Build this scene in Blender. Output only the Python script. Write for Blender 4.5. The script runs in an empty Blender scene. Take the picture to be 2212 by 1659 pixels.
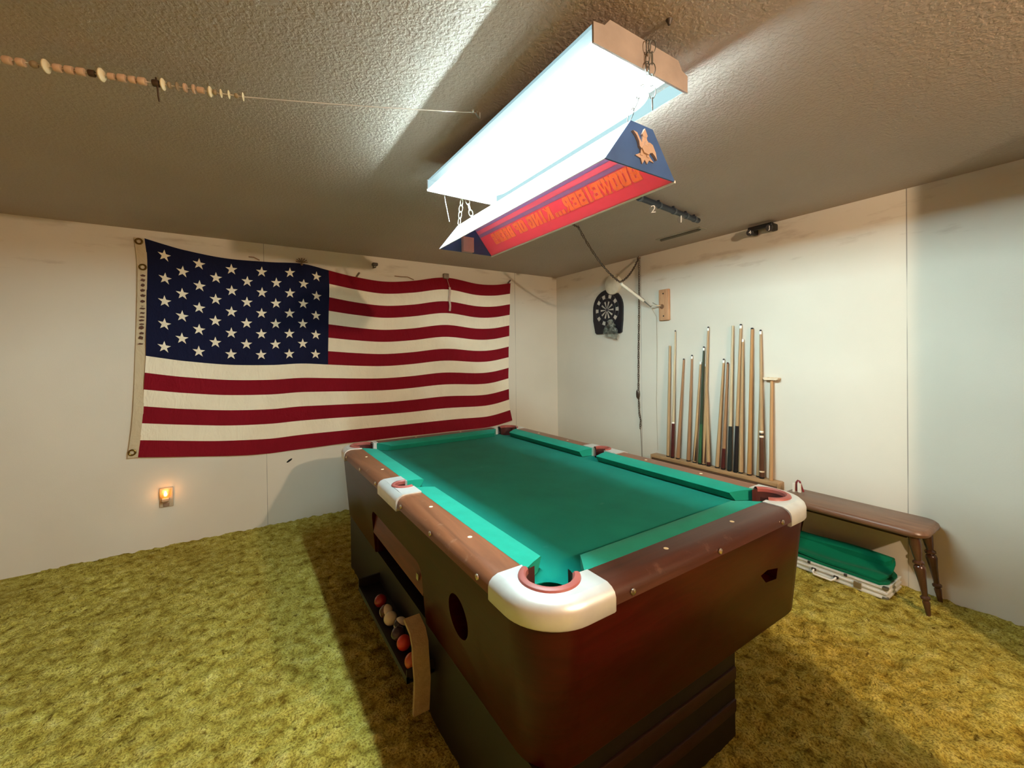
import bpy, bmesh, math, random
from mathutils import Vector, Matrix, noise
import numpy as np
random.seed(7)
PI = math.pi
COL = bpy.context.scene.collection
H = 2.29

# ------------------------------------------------------------------ materials
def lin(c):
    f = lambda v: v / 12.92 if v <= 0.04045 else ((v + 0.055) / 1.055) ** 2.4
    return tuple(f(v / 255.0) for v in c) + (1.0,)

class NT:
    def __init__(s, name):
        s.m = bpy.data.materials.new(name); s.m.use_nodes = True
        s.t = s.m.node_tree; s.b = s.t.nodes['Principled BSDF']; s.out = s.t.nodes['Material Output']
        s.co = None
    def n(s, kind, **kw):
        x = s.t.nodes.new(kind)
        for k, v in kw.items():
            if k in x.inputs.keys(): x.inputs[k].default_value = v
            else: setattr(x, k, v)
        return x
    def l(s, a, b): s.t.links.new(a, b)
    def obj(s):
        if s.co is None: s.co = s.n('ShaderNodeTexCoord')
        return s.co.outputs['Object']
    def mapped(s, scale):
        mp = s.n('ShaderNodeMapping'); mp.inputs['Scale'].default_value = scale
        s.l(s.obj(), mp.inputs['Vector']); return mp.outputs['Vector']
    def noise(s, scale, detail=4, rough=.5, vec=None, dist=0):
        x = s.n('ShaderNodeTexNoise'); x.inputs['Scale'].default_value = scale
        x.inputs['Detail'].default_value = detail; x.inputs['Roughness'].default_value = rough
        x.inputs['Distortion'].default_value = dist
        s.l(vec if vec else s.obj(), x.inputs['Vector']); return x.outputs['Fac']
    def ramp(s, fac, stops, interp='LINEAR'):
        r = s.n('ShaderNodeValToRGB'); r.color_ramp.interpolation = interp
        e = r.color_ramp.elements
        while len(e) < len(stops): e.new(.5)
        for i, (p, c) in enumerate(stops): e[i].position = p; e[i].color = c
        s.l(fac, r.inputs['Fac']); return r.outputs['Color']
    def bump(s, h, strength, dist, prev=None):
        b = s.n('ShaderNodeBump'); b.inputs['Strength'].default_value = strength; b.inputs['Distance'].default_value = dist
        s.l(h, b.inputs['Height'])
        if prev: s.l(prev, b.inputs['Normal'])
        s.l(b.outputs['Normal'], s.b.inputs['Normal']); return b.outputs['Normal']
    def base(s, c): s.l(c, s.b.inputs['Base Color'])
    def math(s, op, a, b=None):
        x = s.n('ShaderNodeMath', operation=op)
        for i, v in enumerate((a, b)):
            if v is None: continue
            if isinstance(v, (int, float)): x.inputs[i].default_value = v
            else: s.l(v, x.inputs[i])
        return x.outputs[0]
    def mix(s, fac, a, b):
        x = s.n('ShaderNodeMix', data_type='RGBA')
        if isinstance(fac, (int, float)): x.inputs[0].default_value = fac
        else: s.l(fac, x.inputs[0])
        for i, v in ((6, a), (7, b)):
            if isinstance(v, tuple): x.inputs[i].default_value = v
            else: s.l(v, x.inputs[i])
        return x.outputs[2]

def mat(name, c, rough=.6, metal=0, var=.12, scale=12, bump=0, spec=.5, coat=0, stretch=(1, 1, 1)):
    t = NT(name); a = lin(c)
    lo = tuple(v * (1 - var) for v in a[:3]) + (1,); hi = tuple(min(1, v * (1 + var)) for v in a[:3]) + (1,)
    f = t.noise(scale, 4, .55, t.mapped(stretch))
    t.base(t.ramp(f, [(.3, lo), (.7, hi)]))
    t.b.inputs['Roughness'].default_value = rough; t.b.inputs['Metallic'].default_value = metal
    t.b.inputs['Specular IOR Level'].default_value = spec; t.b.inputs['Coat Weight'].default_value = coat
    if bump: t.bump(t.noise(scale * 4, 5), bump, .01)
    return t.m

def wood(name, dark, light, rough=.4, stretch=(14, 1.2, 14), scale=3, coat=0, scuff=0, spec=.5):
    t = NT(name); v = t.mapped(stretch)
    g = t.noise(scale, 6, .6, v, 1.2)
    c = t.ramp(g, [(.3, lin(dark)), (.72, lin(light))])
    if scuff:
        s2 = t.noise(14, 5, .65)
        k = t.ramp(s2, [(.62, (0, 0, 0, 1)), (.70, (scuff, scuff, scuff, 1))])
        c = t.mix(k, c, lin((205, 165, 140)))
    t.base(c); t.b.inputs['Roughness'].default_value = rough; t.b.inputs['Coat Weight'].default_value = coat
    t.b.inputs['Specular IOR Level'].default_value = spec
    t.bump(g, .08, .004)
    return t.m

def felt(name, c, chalk=0):
    t = NT(name); a = lin(c)
    f = t.noise(5, 5, .6)
    col = t.ramp(f, [(.3, tuple(v * .86 for v in a[:3]) + (1,)), (.75, tuple(min(1, v * 1.1) for v in a[:3]) + (1,))])
    if chalk:
        k = t.ramp(t.noise(7, 6, .7), [(.64, (0, 0, 0, 1)), (.78, (chalk, chalk, chalk, 1))])
        col = t.mix(k, col, lin((150, 215, 200)))
    t.base(col); t.b.inputs['Roughness'].default_value = .95; t.b.inputs['Specular IOR Level'].default_value = .1
    t.b.inputs['Sheen Weight'].default_value = .04
    t.bump(t.noise(700, 2), .25, .002)
    return t.m

def emit(name, c, strength):
    t = NT(name); t.b.inputs['Base Color'].default_value = lin(c)
    t.b.inputs['Emission Color'].default_value = lin(c); t.b.inputs['Emission Strength'].default_value = strength
    t.b.inputs['Roughness'].default_value = .3
    return t.m

def wall_material(name, axis, seams):
    t = NT(name)
    base = t.ramp(t.noise(1.3, 4, .5), [(.3, lin((212, 204, 188))), (.7, lin((222, 214, 198)))])
    sep = t.n('ShaderNodeSeparateXYZ'); t.l(t.obj(), sep.inputs[0])
    s = sep.outputs[axis]; z = sep.outputs['Z']
    # soft brown scuffs along the top of the wall
    dirt = t.noise(2.2, 5, .6, t.mapped((1, 1, 5) if axis != 'Z' else (1, 1, 1)))
    high = t.math('MULTIPLY', t.math('GREATER_THAN', z, 1.95), t.ramp(dirt, [(.56, (0, 0, 0, 1)), (.72, (.45, .45, .45, 1))]))
    base = t.mix(high, base, lin((150, 128, 105)))
    for p0 in seams:
        d = t.math('ABSOLUTE', t.math('SUBTRACT', s, p0))
        k = t.math('LESS_THAN', d, .0022)
        brk = t.ramp(t.noise(2.0, 2, .5), [(.35, (.15, .15, .15, 1)), (.6, (.75, .75, .75, 1))])
        base = t.mix(t.math('MULTIPLY', k, brk), base, lin((95, 88, 78)))
    t.base(base); t.b.inputs['Roughness'].default_value = .62
    t.bump(t.noise(160, 3), .12, .003)
    return t.m

def ceiling_material():
    t = NT('ceiling_knockdown')
    t.base(t.ramp(t.noise(1.1, 3), [(.3, lin((172, 158, 145))), (.7, lin((184, 170, 157)))]))
    t.b.inputs['Roughness'].default_value = .75
    v = t.n('ShaderNodeTexVoronoi', feature='SMOOTH_F1'); v.inputs['Scale'].default_value = 55
    mpn = t.n('ShaderNodeTexNoise'); mpn.inputs['Scale'].default_value = 85; mpn.inputs['Detail'].default_value = 3
    t.l(t.obj(), mpn.inputs['Vector'])
    h = t.ramp(mpn.outputs['Fac'], [(.42, (0, 0, 0, 1)), (.60, (1, 1, 1, 1))])
    t.bump(h, .42, .004)
    return t.m

def carpet_material():
    t = NT('carpet_gold_shag')
    a = t.noise(2.2, 3, .5); b = t.noise(17, 5, .62); c = t.noise(140, 3, .6)
    col = t.ramp(b, [(.30, lin((118, 98, 32))), (.44, lin((184, 168, 72))), (.58, lin((214, 200, 102))), (.76, lin((232, 220, 136)))])
    col = t.mix(t.ramp(a, [(.35, (.35, .35, .35, 1)), (.65, (0, 0, 0, 1))]), col, lin((134, 108, 38)))
    col = t.mix(t.ramp(c, [(.34, (.7, .7, .7, 1)), (.56, (0, 0, 0, 1))]), col, lin((86, 64, 10)))  # this and the next mix put the shade of pile pits into the colour
    col = t.mix(t.ramp(t.noise(30, 4, .6, None, .5), [(.30, (.85, .85, .85, 1)), (.40, (0, 0, 0, 1))]), col, lin((84, 62, 8)))
    t.base(col); t.b.inputs['Roughness'].default_value = 1; t.b.inputs['Specular IOR Level'].default_value = .05
    n1 = t.bump(c, .7, .012); t.bump(b, .8, .03, n1)
    return t.m

M = {}
M['wall_b'] = wall_material('wall_paint_back', 'X', [-3.031, -.6])
M['wall_r'] = wall_material('wall_paint_right', 'Y', [-1.262, -3.156])  # first seam also carries the chain's shadow, painted into its line
M['wall_o'] = mat('wall_paint_other', (150, 112, 80), .7, bump=.05)
M['ceil'] = ceiling_material(); M['carpet'] = carpet_material()
M['cab'] = wood('mahogany_laminate', (46, 4, 3), (64, 9, 6), .34, (1.5, 1.5, 12), 2.5, spec=.24)
M['rail'] = wood('rail_walnut', (108, 64, 40), (142, 88, 58), .36, (12, 1, 12), 2.2, scuff=.22)
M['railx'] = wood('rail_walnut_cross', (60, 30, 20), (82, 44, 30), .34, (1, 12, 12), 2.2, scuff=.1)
M['apron'] = wood('apron_mahogany', (92, 34, 18), (122, 48, 26), .4, (12, 1, 12), 2)
M['ped'] = mat('pedestal_black', (22, 13, 10), .55, var=.2)
M['mould'] = mat('moulding_red_brown', (46, 16, 10), .5)
M['black'] = mat('black_void', (8, 7, 7), .8)
M['cast'] = mat('cast_aluminium', (222, 224, 220), .36, .45, var=.1, scale=9, bump=.05)
M['rim'] = mat('pocket_rim_terracotta', (156, 82, 74), .45, var=.1)
M['liner'] = mat('pocket_liner_maroon', (74, 30, 26), .6)
M['bed'] = felt('bed_cloth_green', (0, 124, 108), chalk=.12)
M['cush'] = felt('cushion_cloth_green', (30, 152, 130))
M['sight'] = mat('sight_ivory', (250, 240, 200), .35, var=.04)
M['bolt'] = mat('bolt_chrome', (220, 210, 196), .25, 1)
M['steel'] = mat('chain_steel', (96, 98, 94), .5, .2)
M['nickel'] = mat('chain_nickel_warm', (205, 205, 180), .4, .6)
M['brown_chain'] = mat('chain_bronze', (78, 66, 54), .5, .6)
M['white_pl'] = mat('white_plastic', (240, 240, 236), .4, var=.03)
M['foam'] = mat('old_foam', (176, 156, 118), .95, var=.12, scale=40, bump=.25)

# ------------------------------------------------------------------ mesh tools
class MB:
    def __init__(s): s.v = []; s.f = []; s.mi = []; s.cur = 0; s.sm = []
    def add(s, vs, fs, smooth=False):
        o = len(s.v); s.v += [tuple(v) for v in vs]
        for f in fs: s.f.append([i + o for i in f]); s.mi.append(s.cur); s.sm.append(smooth)
        return s
    def box(s, a, b, mtx=None):
        (x0, y0, z0), (x1, y1, z1) = a, b
        v = [Vector(p) for p in ((x0, y0, z0), (x1, y0, z0), (x1, y1, z0), (x0, y1, z0), (x0, y0, z1), (x1, y0, z1), (x1, y1, z1), (x0, y1, z1))]
        if mtx: v = [mtx @ p for p in v]
        return s.add(v, [(0, 3, 2, 1), (4, 5, 6, 7), (0, 1, 5, 4), (1, 2, 6, 5), (2, 3, 7, 6), (3, 0, 4, 7)])
    def rbox(s, a, b, r, seg=3, mtx=None):
        bm = bmesh.new(); bmesh.ops.create_cube(bm, size=1)
        a = Vector(a); b = Vector(b); c = (a + b) / 2; d = b - a
        for v in bm.verts: v.co = Vector((v.co.x * d.x, v.co.y * d.y, v.co.z * d.z)) + c
        bmesh.ops.bevel(bm, geom=list(bm.edges), offset=r, segments=seg, affect='EDGES', profile=.5)
        return s.frombm(bm, mtx, True)
    def frombm(s, bm, mtx=None, smooth=False):
        bm.verts.index_update()
        vs = [(mtx @ v.co if mtx else v.co.copy()) for v in bm.verts]
        s.add(vs, [[v.index for v in f.verts] for f in bm.faces], smooth); bm.free(); return s
    def prism(s, poly, h0, h1, fn=None, smooth=False):
        """poly of 2D points extruded between h0 and h1; fn maps (a,b,h)->xyz"""
        fn = fn or (lambda a, b, h: (a, b, h)); n = len(poly)
        vs = [fn(a, b, h0) for a, b in poly] + [fn(a, b, h1) for a, b in poly]
        s.add(vs, [list(range(n))[::-1], list(range(n, 2 * n))])
        o = len(s.v) - 2 * n
        for i in range(n):
            j = (i + 1) % n
            s.f.append([o + i, o + j, o + n + j, o + n + i]); s.mi.append(s.cur); s.sm.append(smooth)
        return s
    def loops(s, Ls, caps=True, smooth=True, closed=True):
        n = len(Ls[0]); o = len(s.v)
        for L in Ls: s.v += [tuple(p) for p in L]
        for k in range(len(Ls) - 1):
            for i in range(n if closed else n - 1):
                j = (i + 1) % n
                s.f.append([o + k * n + i, o + k * n + j, o + (k + 1) * n + j, o + (k + 1) * n + i]); s.mi.append(s.cur); s.sm.append(smooth)
        if caps:
            s.f.append(list(range(o, o + n))[::-1]); s.mi.append(s.cur); s.sm.append(False)
            q = o + (len(Ls) - 1) * n
            s.f.append(list(range(q, q + n))); s.mi.append(s.cur); s.sm.append(False)
        return s
    def tube(s, pts, r, seg=8, closed=False, caps=True):
        pts = [Vector(p) for p in pts]; n = len(pts); Ls = []
        rr = r if isinstance(r, (list, tuple)) else [r] * n
        up = None
        for i, p in enumerate(pts):
            if closed: t = pts[(i + 1) % n] - pts[i - 1]
            else: t = pts[min(i + 1, n - 1)] - pts[max(i - 1, 0)]
            t.normalize()
            if up is None:
                up = Vector((0, 0, 1)) if abs(t.z) < .9 else Vector((1, 0, 0))
            a = t.cross(up)
            if a.length < 1e-4: a = t.cross(Vector((0, 1, 0)))
            a.normalize(); b = a.cross(t); up = b
            Ls.append([p + rr[i] * (math.cos(2 * PI * k / seg) * a + math.sin(2 * PI * k / seg) * b) for k in range(seg)])
        if closed: Ls.append(Ls[0]); caps = False
        return s.loops(Ls, caps)
    def lathe(s, prof, seg=20, mtx=None):
        Ls = []
        for r, z in prof:
            L = [Vector((r * math.cos(2 * PI * k / seg), r * math.sin(2 * PI * k / seg), z)) for k in range(seg)]
            Ls.append([mtx @ p for p in L] if mtx else L)
        return s.loops(Ls)
    def sphere(s, c, r, u=20, v=12, sc=(1, 1, 1)):
        prof = [(max(1e-4, math.sin(PI * k / v)) * r, -math.cos(PI * k / v) * r) for k in range(v + 1)]
        m = Matrix.Translation(c) @ Matrix.Diagonal((*sc, 1))
        return s.lathe(prof, u, m)

def axis_m(p, q):
    """matrix taking +Z unit axis to the direction p->q, origin at p"""
    d = (Vector(q) - Vector(p)); z = d.normalized()
    x = Vector((0, 0, 1)).cross(z)
    if x.length < 1e-4: x = Vector((1, 0, 0))
    x.normalize(); y = z.cross(x)
    return Matrix(((x.x, y.x, z.x, p[0]), (x.y, y.y, z.y, p[1]), (x.z, y.z, z.z, p[2]), (0, 0, 0, 1)))

ROOTLOC = {}
def rootloc(o):
    while o.parent: o = o.parent
    return Vector(o.location)

def build(name, mb, m, parent=None, world=True):
    """link mb as ONE mesh object; coordinates in mb are world coordinates (or root-local with world=False)"""
    me = bpy.data.meshes.new(name)
    off = rootloc(parent) if (parent and world) else Vector((0, 0, 0))
    me.from_pydata([Vector(v) - off for v in mb.v], [], mb.f)
    ms = m if isinstance(m, (list, tuple)) else [m]
    for k in ms: me.materials.append(k)
    for p, i, s in zip(me.polygons, mb.mi, mb.sm):
        p.material_index = i; p.use_smooth = s
    bm = bmesh.new(); bm.from_mesh(me); bmesh.ops.recalc_face_normals(bm, faces=bm.faces); bm.to_mesh(me); bm.free()
    me.set_sharp_from_angle(angle=math.radians(38)); me.update()
    o = bpy.data.objects.new(name, me); COL.objects.link(o)
    if parent: o.parent = parent
    return o

def tag(o, label, cat, group=None, kind=None):
    o['label'] = label; o['category'] = cat
    if group: o['group'] = group
    if kind: o['kind'] = kind
    return o

def thing(name, label, cat, loc=(0, 0, 0), group=None):
    o = bpy.data.objects.new(name, None); COL.objects.link(o); o.location = loc; o.empty_display_size = .05
    return tag(o, label, cat, group)

def single(name, mb, m, label, cat, loc, group=None):
    """a thing that is one mesh, origin at loc"""
    mb.v = [tuple(Vector(v) - Vector(loc)) for v in mb.v]
    o = build(name, mb, m); o.location = loc
    return tag(o, label, cat, group)

def struct(name, mb, m, parent=None):
    o = build(name, mb, m, parent)
    if not parent: o['kind'] = 'structure'
    return o

def boolcut(o, cutters):
    for i, c in enumerate(cutters):
        md = o.modifiers.new('cut%d' % i, 'BOOLEAN'); md.operation = 'DIFFERENCE'; md.solver = 'EXACT'; md.use_self = True; md.object = c
    dg = bpy.context.evaluated_depsgraph_get(); dg.update()
    me = bpy.data.meshes.new_from_object(o.evaluated_get(dg))
    me.set_sharp_from_angle(angle=math.radians(38)); o.modifiers.clear(); o.data = me
    for c in cutters: bpy.data.objects.remove(c)

def text_mesh(s, size, depth):
    cu = bpy.data.curves.new('tmp', 'FONT'); cu.body = s; cu.size = size; cu.extrude = depth; cu.align_x = 'CENTER'; cu.align_y = 'CENTER'
    o = bpy.data.objects.new('tmp', cu); COL.objects.link(o)
    dg = bpy.context.evaluated_depsgraph_get(); dg.update()
    me = bpy.data.meshes.new_from_object(o.evaluated_get(dg))
    vs = [v.co.copy() for v in me.vertices]; fs = [list(p.vertices) for p in me.polygons]
    bpy.data.objects.remove(o); bpy.data.curves.remove(cu); bpy.data.meshes.remove(me)
    return vs, fs

def rrect(ax, ay, r, z, cx=0, cy=0, seg=8):
    L = []
    for sx, sy, a0 in ((1, 1, 0), (-1, 1, 90), (-1, -1, 180), (1, -1, 270)):
        for k in range(seg + 1):
            a = math.radians(a0 + 90 * k / seg)
            L.append((cx + sx * (ax - r) + r * math.cos(a), cy + sy * (ay - r) + r * math.sin(a), z))
    return L

def link_pts(c, t, side, L, W, n=14):
    """oval loop centred c, long axis t, short axis side"""
    pts = []
    for k in range(n):
        a = 2 * PI * k / n
        pts.append(Vector(c) + Vector(t) * (math.cos(a) * L / 2) + Vector(side) * (math.sin(a) * W / 2))
    return pts

def chain(mb, pts, L=.03, W=.016, wire=.0018, seg=5, twist=0):
    """links laid along the polyline pts, each turned a quarter from the last"""
    pts = [Vector(p) for p in pts]
    d = [0]
    for a, b in zip(pts, pts[1:]): d.append(d[-1] + (b - a).length)
    pitch = L - 3.2 * wire; n = max(1, int(round(d[-1] / pitch)))
    def at(s):
        s = max(0, min(d[-1], s))
        for i in range(len(pts) - 1):
            if s <= d[i + 1] or i == len(pts) - 2:
                return pts[i].lerp(pts[i + 1], (s - d[i]) / max(1e-9, d[i + 1] - d[i]))
    for k in range(n):
        s0 = d[-1] * (k + .5) / n
        c = at(s0); t = (at(s0 + .004) - at(s0 - .004)).normalized()
        a = t.cross(Vector((0, 1, 0)) if abs(t.y) < .8 else Vector((1, 0, 0))).normalized(); b = t.cross(a)
        ang = twist + (PI / 2 if k % 2 else 0) + .25 * math.sin(k * 1.7)
        mb.tube(link_pts(c, t, a * math.cos(ang) + b * math.sin(ang), L, W), wire, seg, closed=True)
    return mb

def sag(p, q, drop, n=16):
    p = Vector(p); q = Vector(q)
    return [p.lerp(q, k / n) - Vector((0, 0, 4 * drop * (k / n) * (1 - k / n))) for k in range(n + 1)]

def crom(pts, x):
    """smooth interpolation of (x,y) samples sorted by x"""
    n = len(pts)
    if x <= pts[0][0]: return pts[0][1]
    if x >= pts[-1][0]: return pts[-1][1]
    for i in range(n - 1):
        if x <= pts[i + 1][0]: break
    x0, y0 = pts[i]; x1, y1 = pts[i + 1]; h = x1 - x0
    m0 = (y1 - pts[i - 1][1]) / (x1 - pts[i - 1][0]) if i > 0 else (y1 - y0) / h
    m1 = (pts[i + 2][1] - y0) / (pts[i + 2][0] - x0) if i < n - 2 else (y1 - y0) / h
    t = (x - x0) / h; t2 = t * t; t3 = t2 * t
    return (2 * t3 - 3 * t2 + 1) * y0 + (t3 - 2 * t2 + t) * h * m0 + (-2 * t3 + 3 * t2) * y1 + (t3 - t2) * h * m1
# ------------------------------------------------------------------ the room
X0, Y0 = -5.0, -6.2                      # far left wall, wall of the room behind
YP = -4.3                                # unseen light blockers, added just behind the camera
mb = MB().box((X0, 0, 0), (.0, .1, H)); struct('wall_back', mb, M['wall_b'])
mb = MB().box((0, Y0, 0), (.1, .1, H)); struct('wall_right', mb, M['wall_r'])
mb = MB().box((X0 - .1, Y0, 0), (X0, .1, H)); struct('wall_left', mb, M['wall_o'])
mb = MB().box((X0 - .1, Y0 - .1, 0), (.1, Y0, H)); struct('wall_front', mb, M['wall_o'])
mb = MB().box((-.95, YP - .1, 0), (0, YP, H)); struct('light_blocker_full', mb, M['wall_o'])  # added unseen wall, keeps the warm lamp off part of the right wall
mb = MB().box((-2.25, YP - .12, 0), (-1.56, YP, 1.36)); struct('light_blocker_half', mb, M['wall_o'])  # added unseen half wall, shades the near floor and table end
mb = MB().box((X0 - .1, Y0 - .1, H), (.1, .1, H + .1)); struct('ceiling', mb, M['ceil'])

def carpet_h(x, y):
    p = Vector((x, y, 0))
    a = noise.noise(p * 9.0); b = noise.noise(p * 24.0 + Vector((7, 3, 1))); c = noise.noise(p * 55.0)
    return .006 + .009 * a + .012 * b - .010 * max(0, noise.noise(p * 15.0 + Vector((3, 9, 2))) - .25) + .006 * c
def grid(x0, x1, y0, y1, d):
    nx = max(1, int(round((x1 - x0) / d))); ny = max(1, int(round((y1 - y0) / d)))
    vs = []; fs = []
    for j in range(ny + 1):
        for i in range(nx + 1):
            x = x0 + (x1 - x0) * i / nx; y = y0 + (y1 - y0) * j / ny
            vs.append((x, y, carpet_h(x, y)))
    for j in range(ny):
        for i in range(nx):
            a = j * (nx + 1) + i; fs.append((a, a + 1, a + nx + 2, a + nx + 1))
    return vs, fs
mb = MB()
mb.add(*grid(-4.3, 0, -3.75, 0, .0125), smooth=True)
mb.box((X0, Y0, -.05), (0, -3.75, 0)); mb.box((X0, -3.75, -.05), (-4.3, 0, 0)); mb.box((-4.3, -3.75, -.05), (0, 0, -.03))
fl = struct('floor', mb, M['carpet'])
fl['label'] = 'gold and olive shag carpet over the whole floor'

# ------------------------------------------------------------------ pool table
CX, CY = -1.966, -2.077
def T(x, y, z): return (x + CX, y + CY, z)
tab = thing('pool_table', 'coin operated pool table with green cloth and dark mahogany cabinet', 'pool table', (CX, CY, 0))
# cabinet: tapered body with rounded corners
Ls = []
for z, ax, ay, r in ((.345, .655, 1.075, .115), (.352, .659, 1.079, .12), (.734, .688, 1.112, .138), (.734, .662, 1.086, .12), (.585, .662, 1.086, .12)):
    Ls.append(rrect(ax, ay, r, z, CX, CY))
cab = build('cabinet', MB().loops(Ls), M['cab'], tab)
def cutter(mb):
    o = build('cutter', mb, M['black']); return o
cuts = []
mb = MB().lathe([(.068, -.1), (.068, .16)], 32, Matrix.Translation(T(-.70, -.66, .545)) @ Matrix.Rotation(PI / 2, 4, 'Y')); cuts.append(cutter(mb))
mb = MB().prism([(.290, .578), (.335, .586), (.412, .570), (.408, .530), (.330, .540)], -1.2, -.98, lambda a, b, h: T(a, h, b)); cuts.append(cutter(mb))
def rr2(y0, y1, z0, z1, r, seg=5):
    L = [(p[0], p[1]) for p in rrect((y1 - y0) / 2, (z1 - z0) / 2, r, 0, (y0 + y1) / 2, (z0 + z1) / 2, seg)]
    return L
mb = MB().prism(rr2(-.345, .365, .30, .575, .05), -.75, -.645, lambda a, b, h: T(h, a, b)); cuts.append(cutter(mb))
mb = MB().prism(rr2(-.335, .355, .30, .452, .01), -.75, -.42, lambda a, b, h: T(h, a, b)); cuts.append(cutter(mb))
boolcut(cab, cuts)
# dark backs of the holes, sloping reddish apron over the ball return
build('round_vent', MB().lathe([(.0001, 0), (.066, 0), (.066, .004), (.0001, .004)], 24, Matrix.Translation(T(-.56, -.66, .545)) @ Matrix.Rotation(PI / 2, 4, 'Y')), M['black'], tab)
build('slot_back', MB().box(T(.28, -1.0, .52), T(.42, -.99, .61)), M['black'], tab)
build('ball_return_apron', MB().prism([(-.648, .572), (-.642, .572), (-.660, .455), (-.668, .455)], -.34, .36, lambda a, b, h: T(a, h, b)), M['apron'], tab)
build('coin_slot_plate', MB().box(T(-.668, -.29, .49), T(-.664, -.27, .515)), M['bolt'], tab)
# pedestal under the cabinet with two mouldings at the near end
ped = build('pedestal', MB().box(T(-.648, -1.045, 0), T(.215, 1.0, .347)), M['ped'], tab)
for z in (.215, .10):
    build('moulding', MB().rbox(T(-.64, -1.052, z), T(.2145, -1.04, z + .045), .005, 2), M['mould'], tab)
# ball return tray
mb = MB()
mb.box(T(-.748, -.395, .195), T(-.648, .335, .205)); mb.box(T(-.752, -.395, .19), T(-.742, .335, .214))
mb.box(T(-.752, .325, .19), T(-.648, .335, .25)); mb.box(T(-.752, -.395, .19), T(-.648, -.388, .24))
build('ball_tray', mb, M['ped'], tab)

# playing surface with six pocket bites
def arc(cx, cy, r, a0, a1, n=14):
    return [(cx + r * math.cos(math.radians(a0 + (a1 - a0) * k / n)), cy + r * math.sin(math.radians(a0 + (a1 - a0) * k / n))) for k in range(n + 1)]
PCX, PCY, PR = .565, .99, .082           # corner pocket centre and rim radius
SX, SR = .622, .054                      # side pocket
bx, by = .592, 1.022
poly = []
a = math.degrees(math.acos((bx - SX) / .046)) if abs(bx - SX) < .046 else 180
poly += arc(SX, 0, .046, 360 - a, a)[::-1][::-1]
def corner_bite(sx, sy):
    # quarter from the long side to the short side, bulging into the bed
    pts = arc(PCX, PCY, .062, 64 + 0, 206 + 0)
    return pts
def bite():
    r = .062
    a0 = math.degrees(math.acos((bx - PCX) / r)); a1 = math.degrees(math.asin((by - PCY) / r))
    # from (bx, y<PCY) clockwise over the inner side to (x<PCX, by)
    return arc(PCX, PCY, r, 360 - a0, 180 - a1, 18)
q = bite()
side = arc(SX, 0, .046, 360 - a, a, 12)[::-1] if False else arc(SX, 0, .046, 180 + (180 - a), 180 - (180 - a), 12)
poly = []
poly += [(x, y) for x, y in side]                          # right side pocket, lower to upper
poly += [(x, y) for x, y in q]                             # far right
poly += [(-x, y) for x, y in q[::-1]]                      # far left
poly += [(-x, y) for x, y in side[::-1]]
poly += [(-x, -y) for x, y in q]
poly += [(x, -y) for x, y in q[::-1]]
build('playing_surface', MB().prism(poly, .705, .734, lambda a, b, h: T(a, b, h)), M['bed'], tab)

# wooden rails: outer shoulder rounded over
def rail_prof():
    p = [(.592, .738), (.592, .781), (.655, .783)]
    for k in range(1, 7):
        t = PI / 2 * k / 6; p.append((.655 + .042 * math.sin(t), .783 - .03 * (1 - math.cos(t))))
    return p + [(.700, .738)]
RP = rail_prof()
for sx in (-1, 1):
    for y0, y1 in ((.139, .900), (-.900, -.139)):
        build('rail', MB().loops([[T(sx * a, y, b) for a, b in RP] for y in (y0, y1)]), M['rail'], tab)
for sy in (-1, 1):
    build('rail', MB().loops([[T(x, sy * (a + .425), b) for a, b in RP] for x in (-.458, .458)]), M['railx'], tab)
# black strip painted as the shade in the gap between rails and cabinet
build('rail_gap_shade', MB().loops([rrect(.682, 1.105, .134, .730, CX, CY), rrect(.682, 1.105, .134, .742, CX, CY)], caps=False), M['black'], tab)

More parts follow.
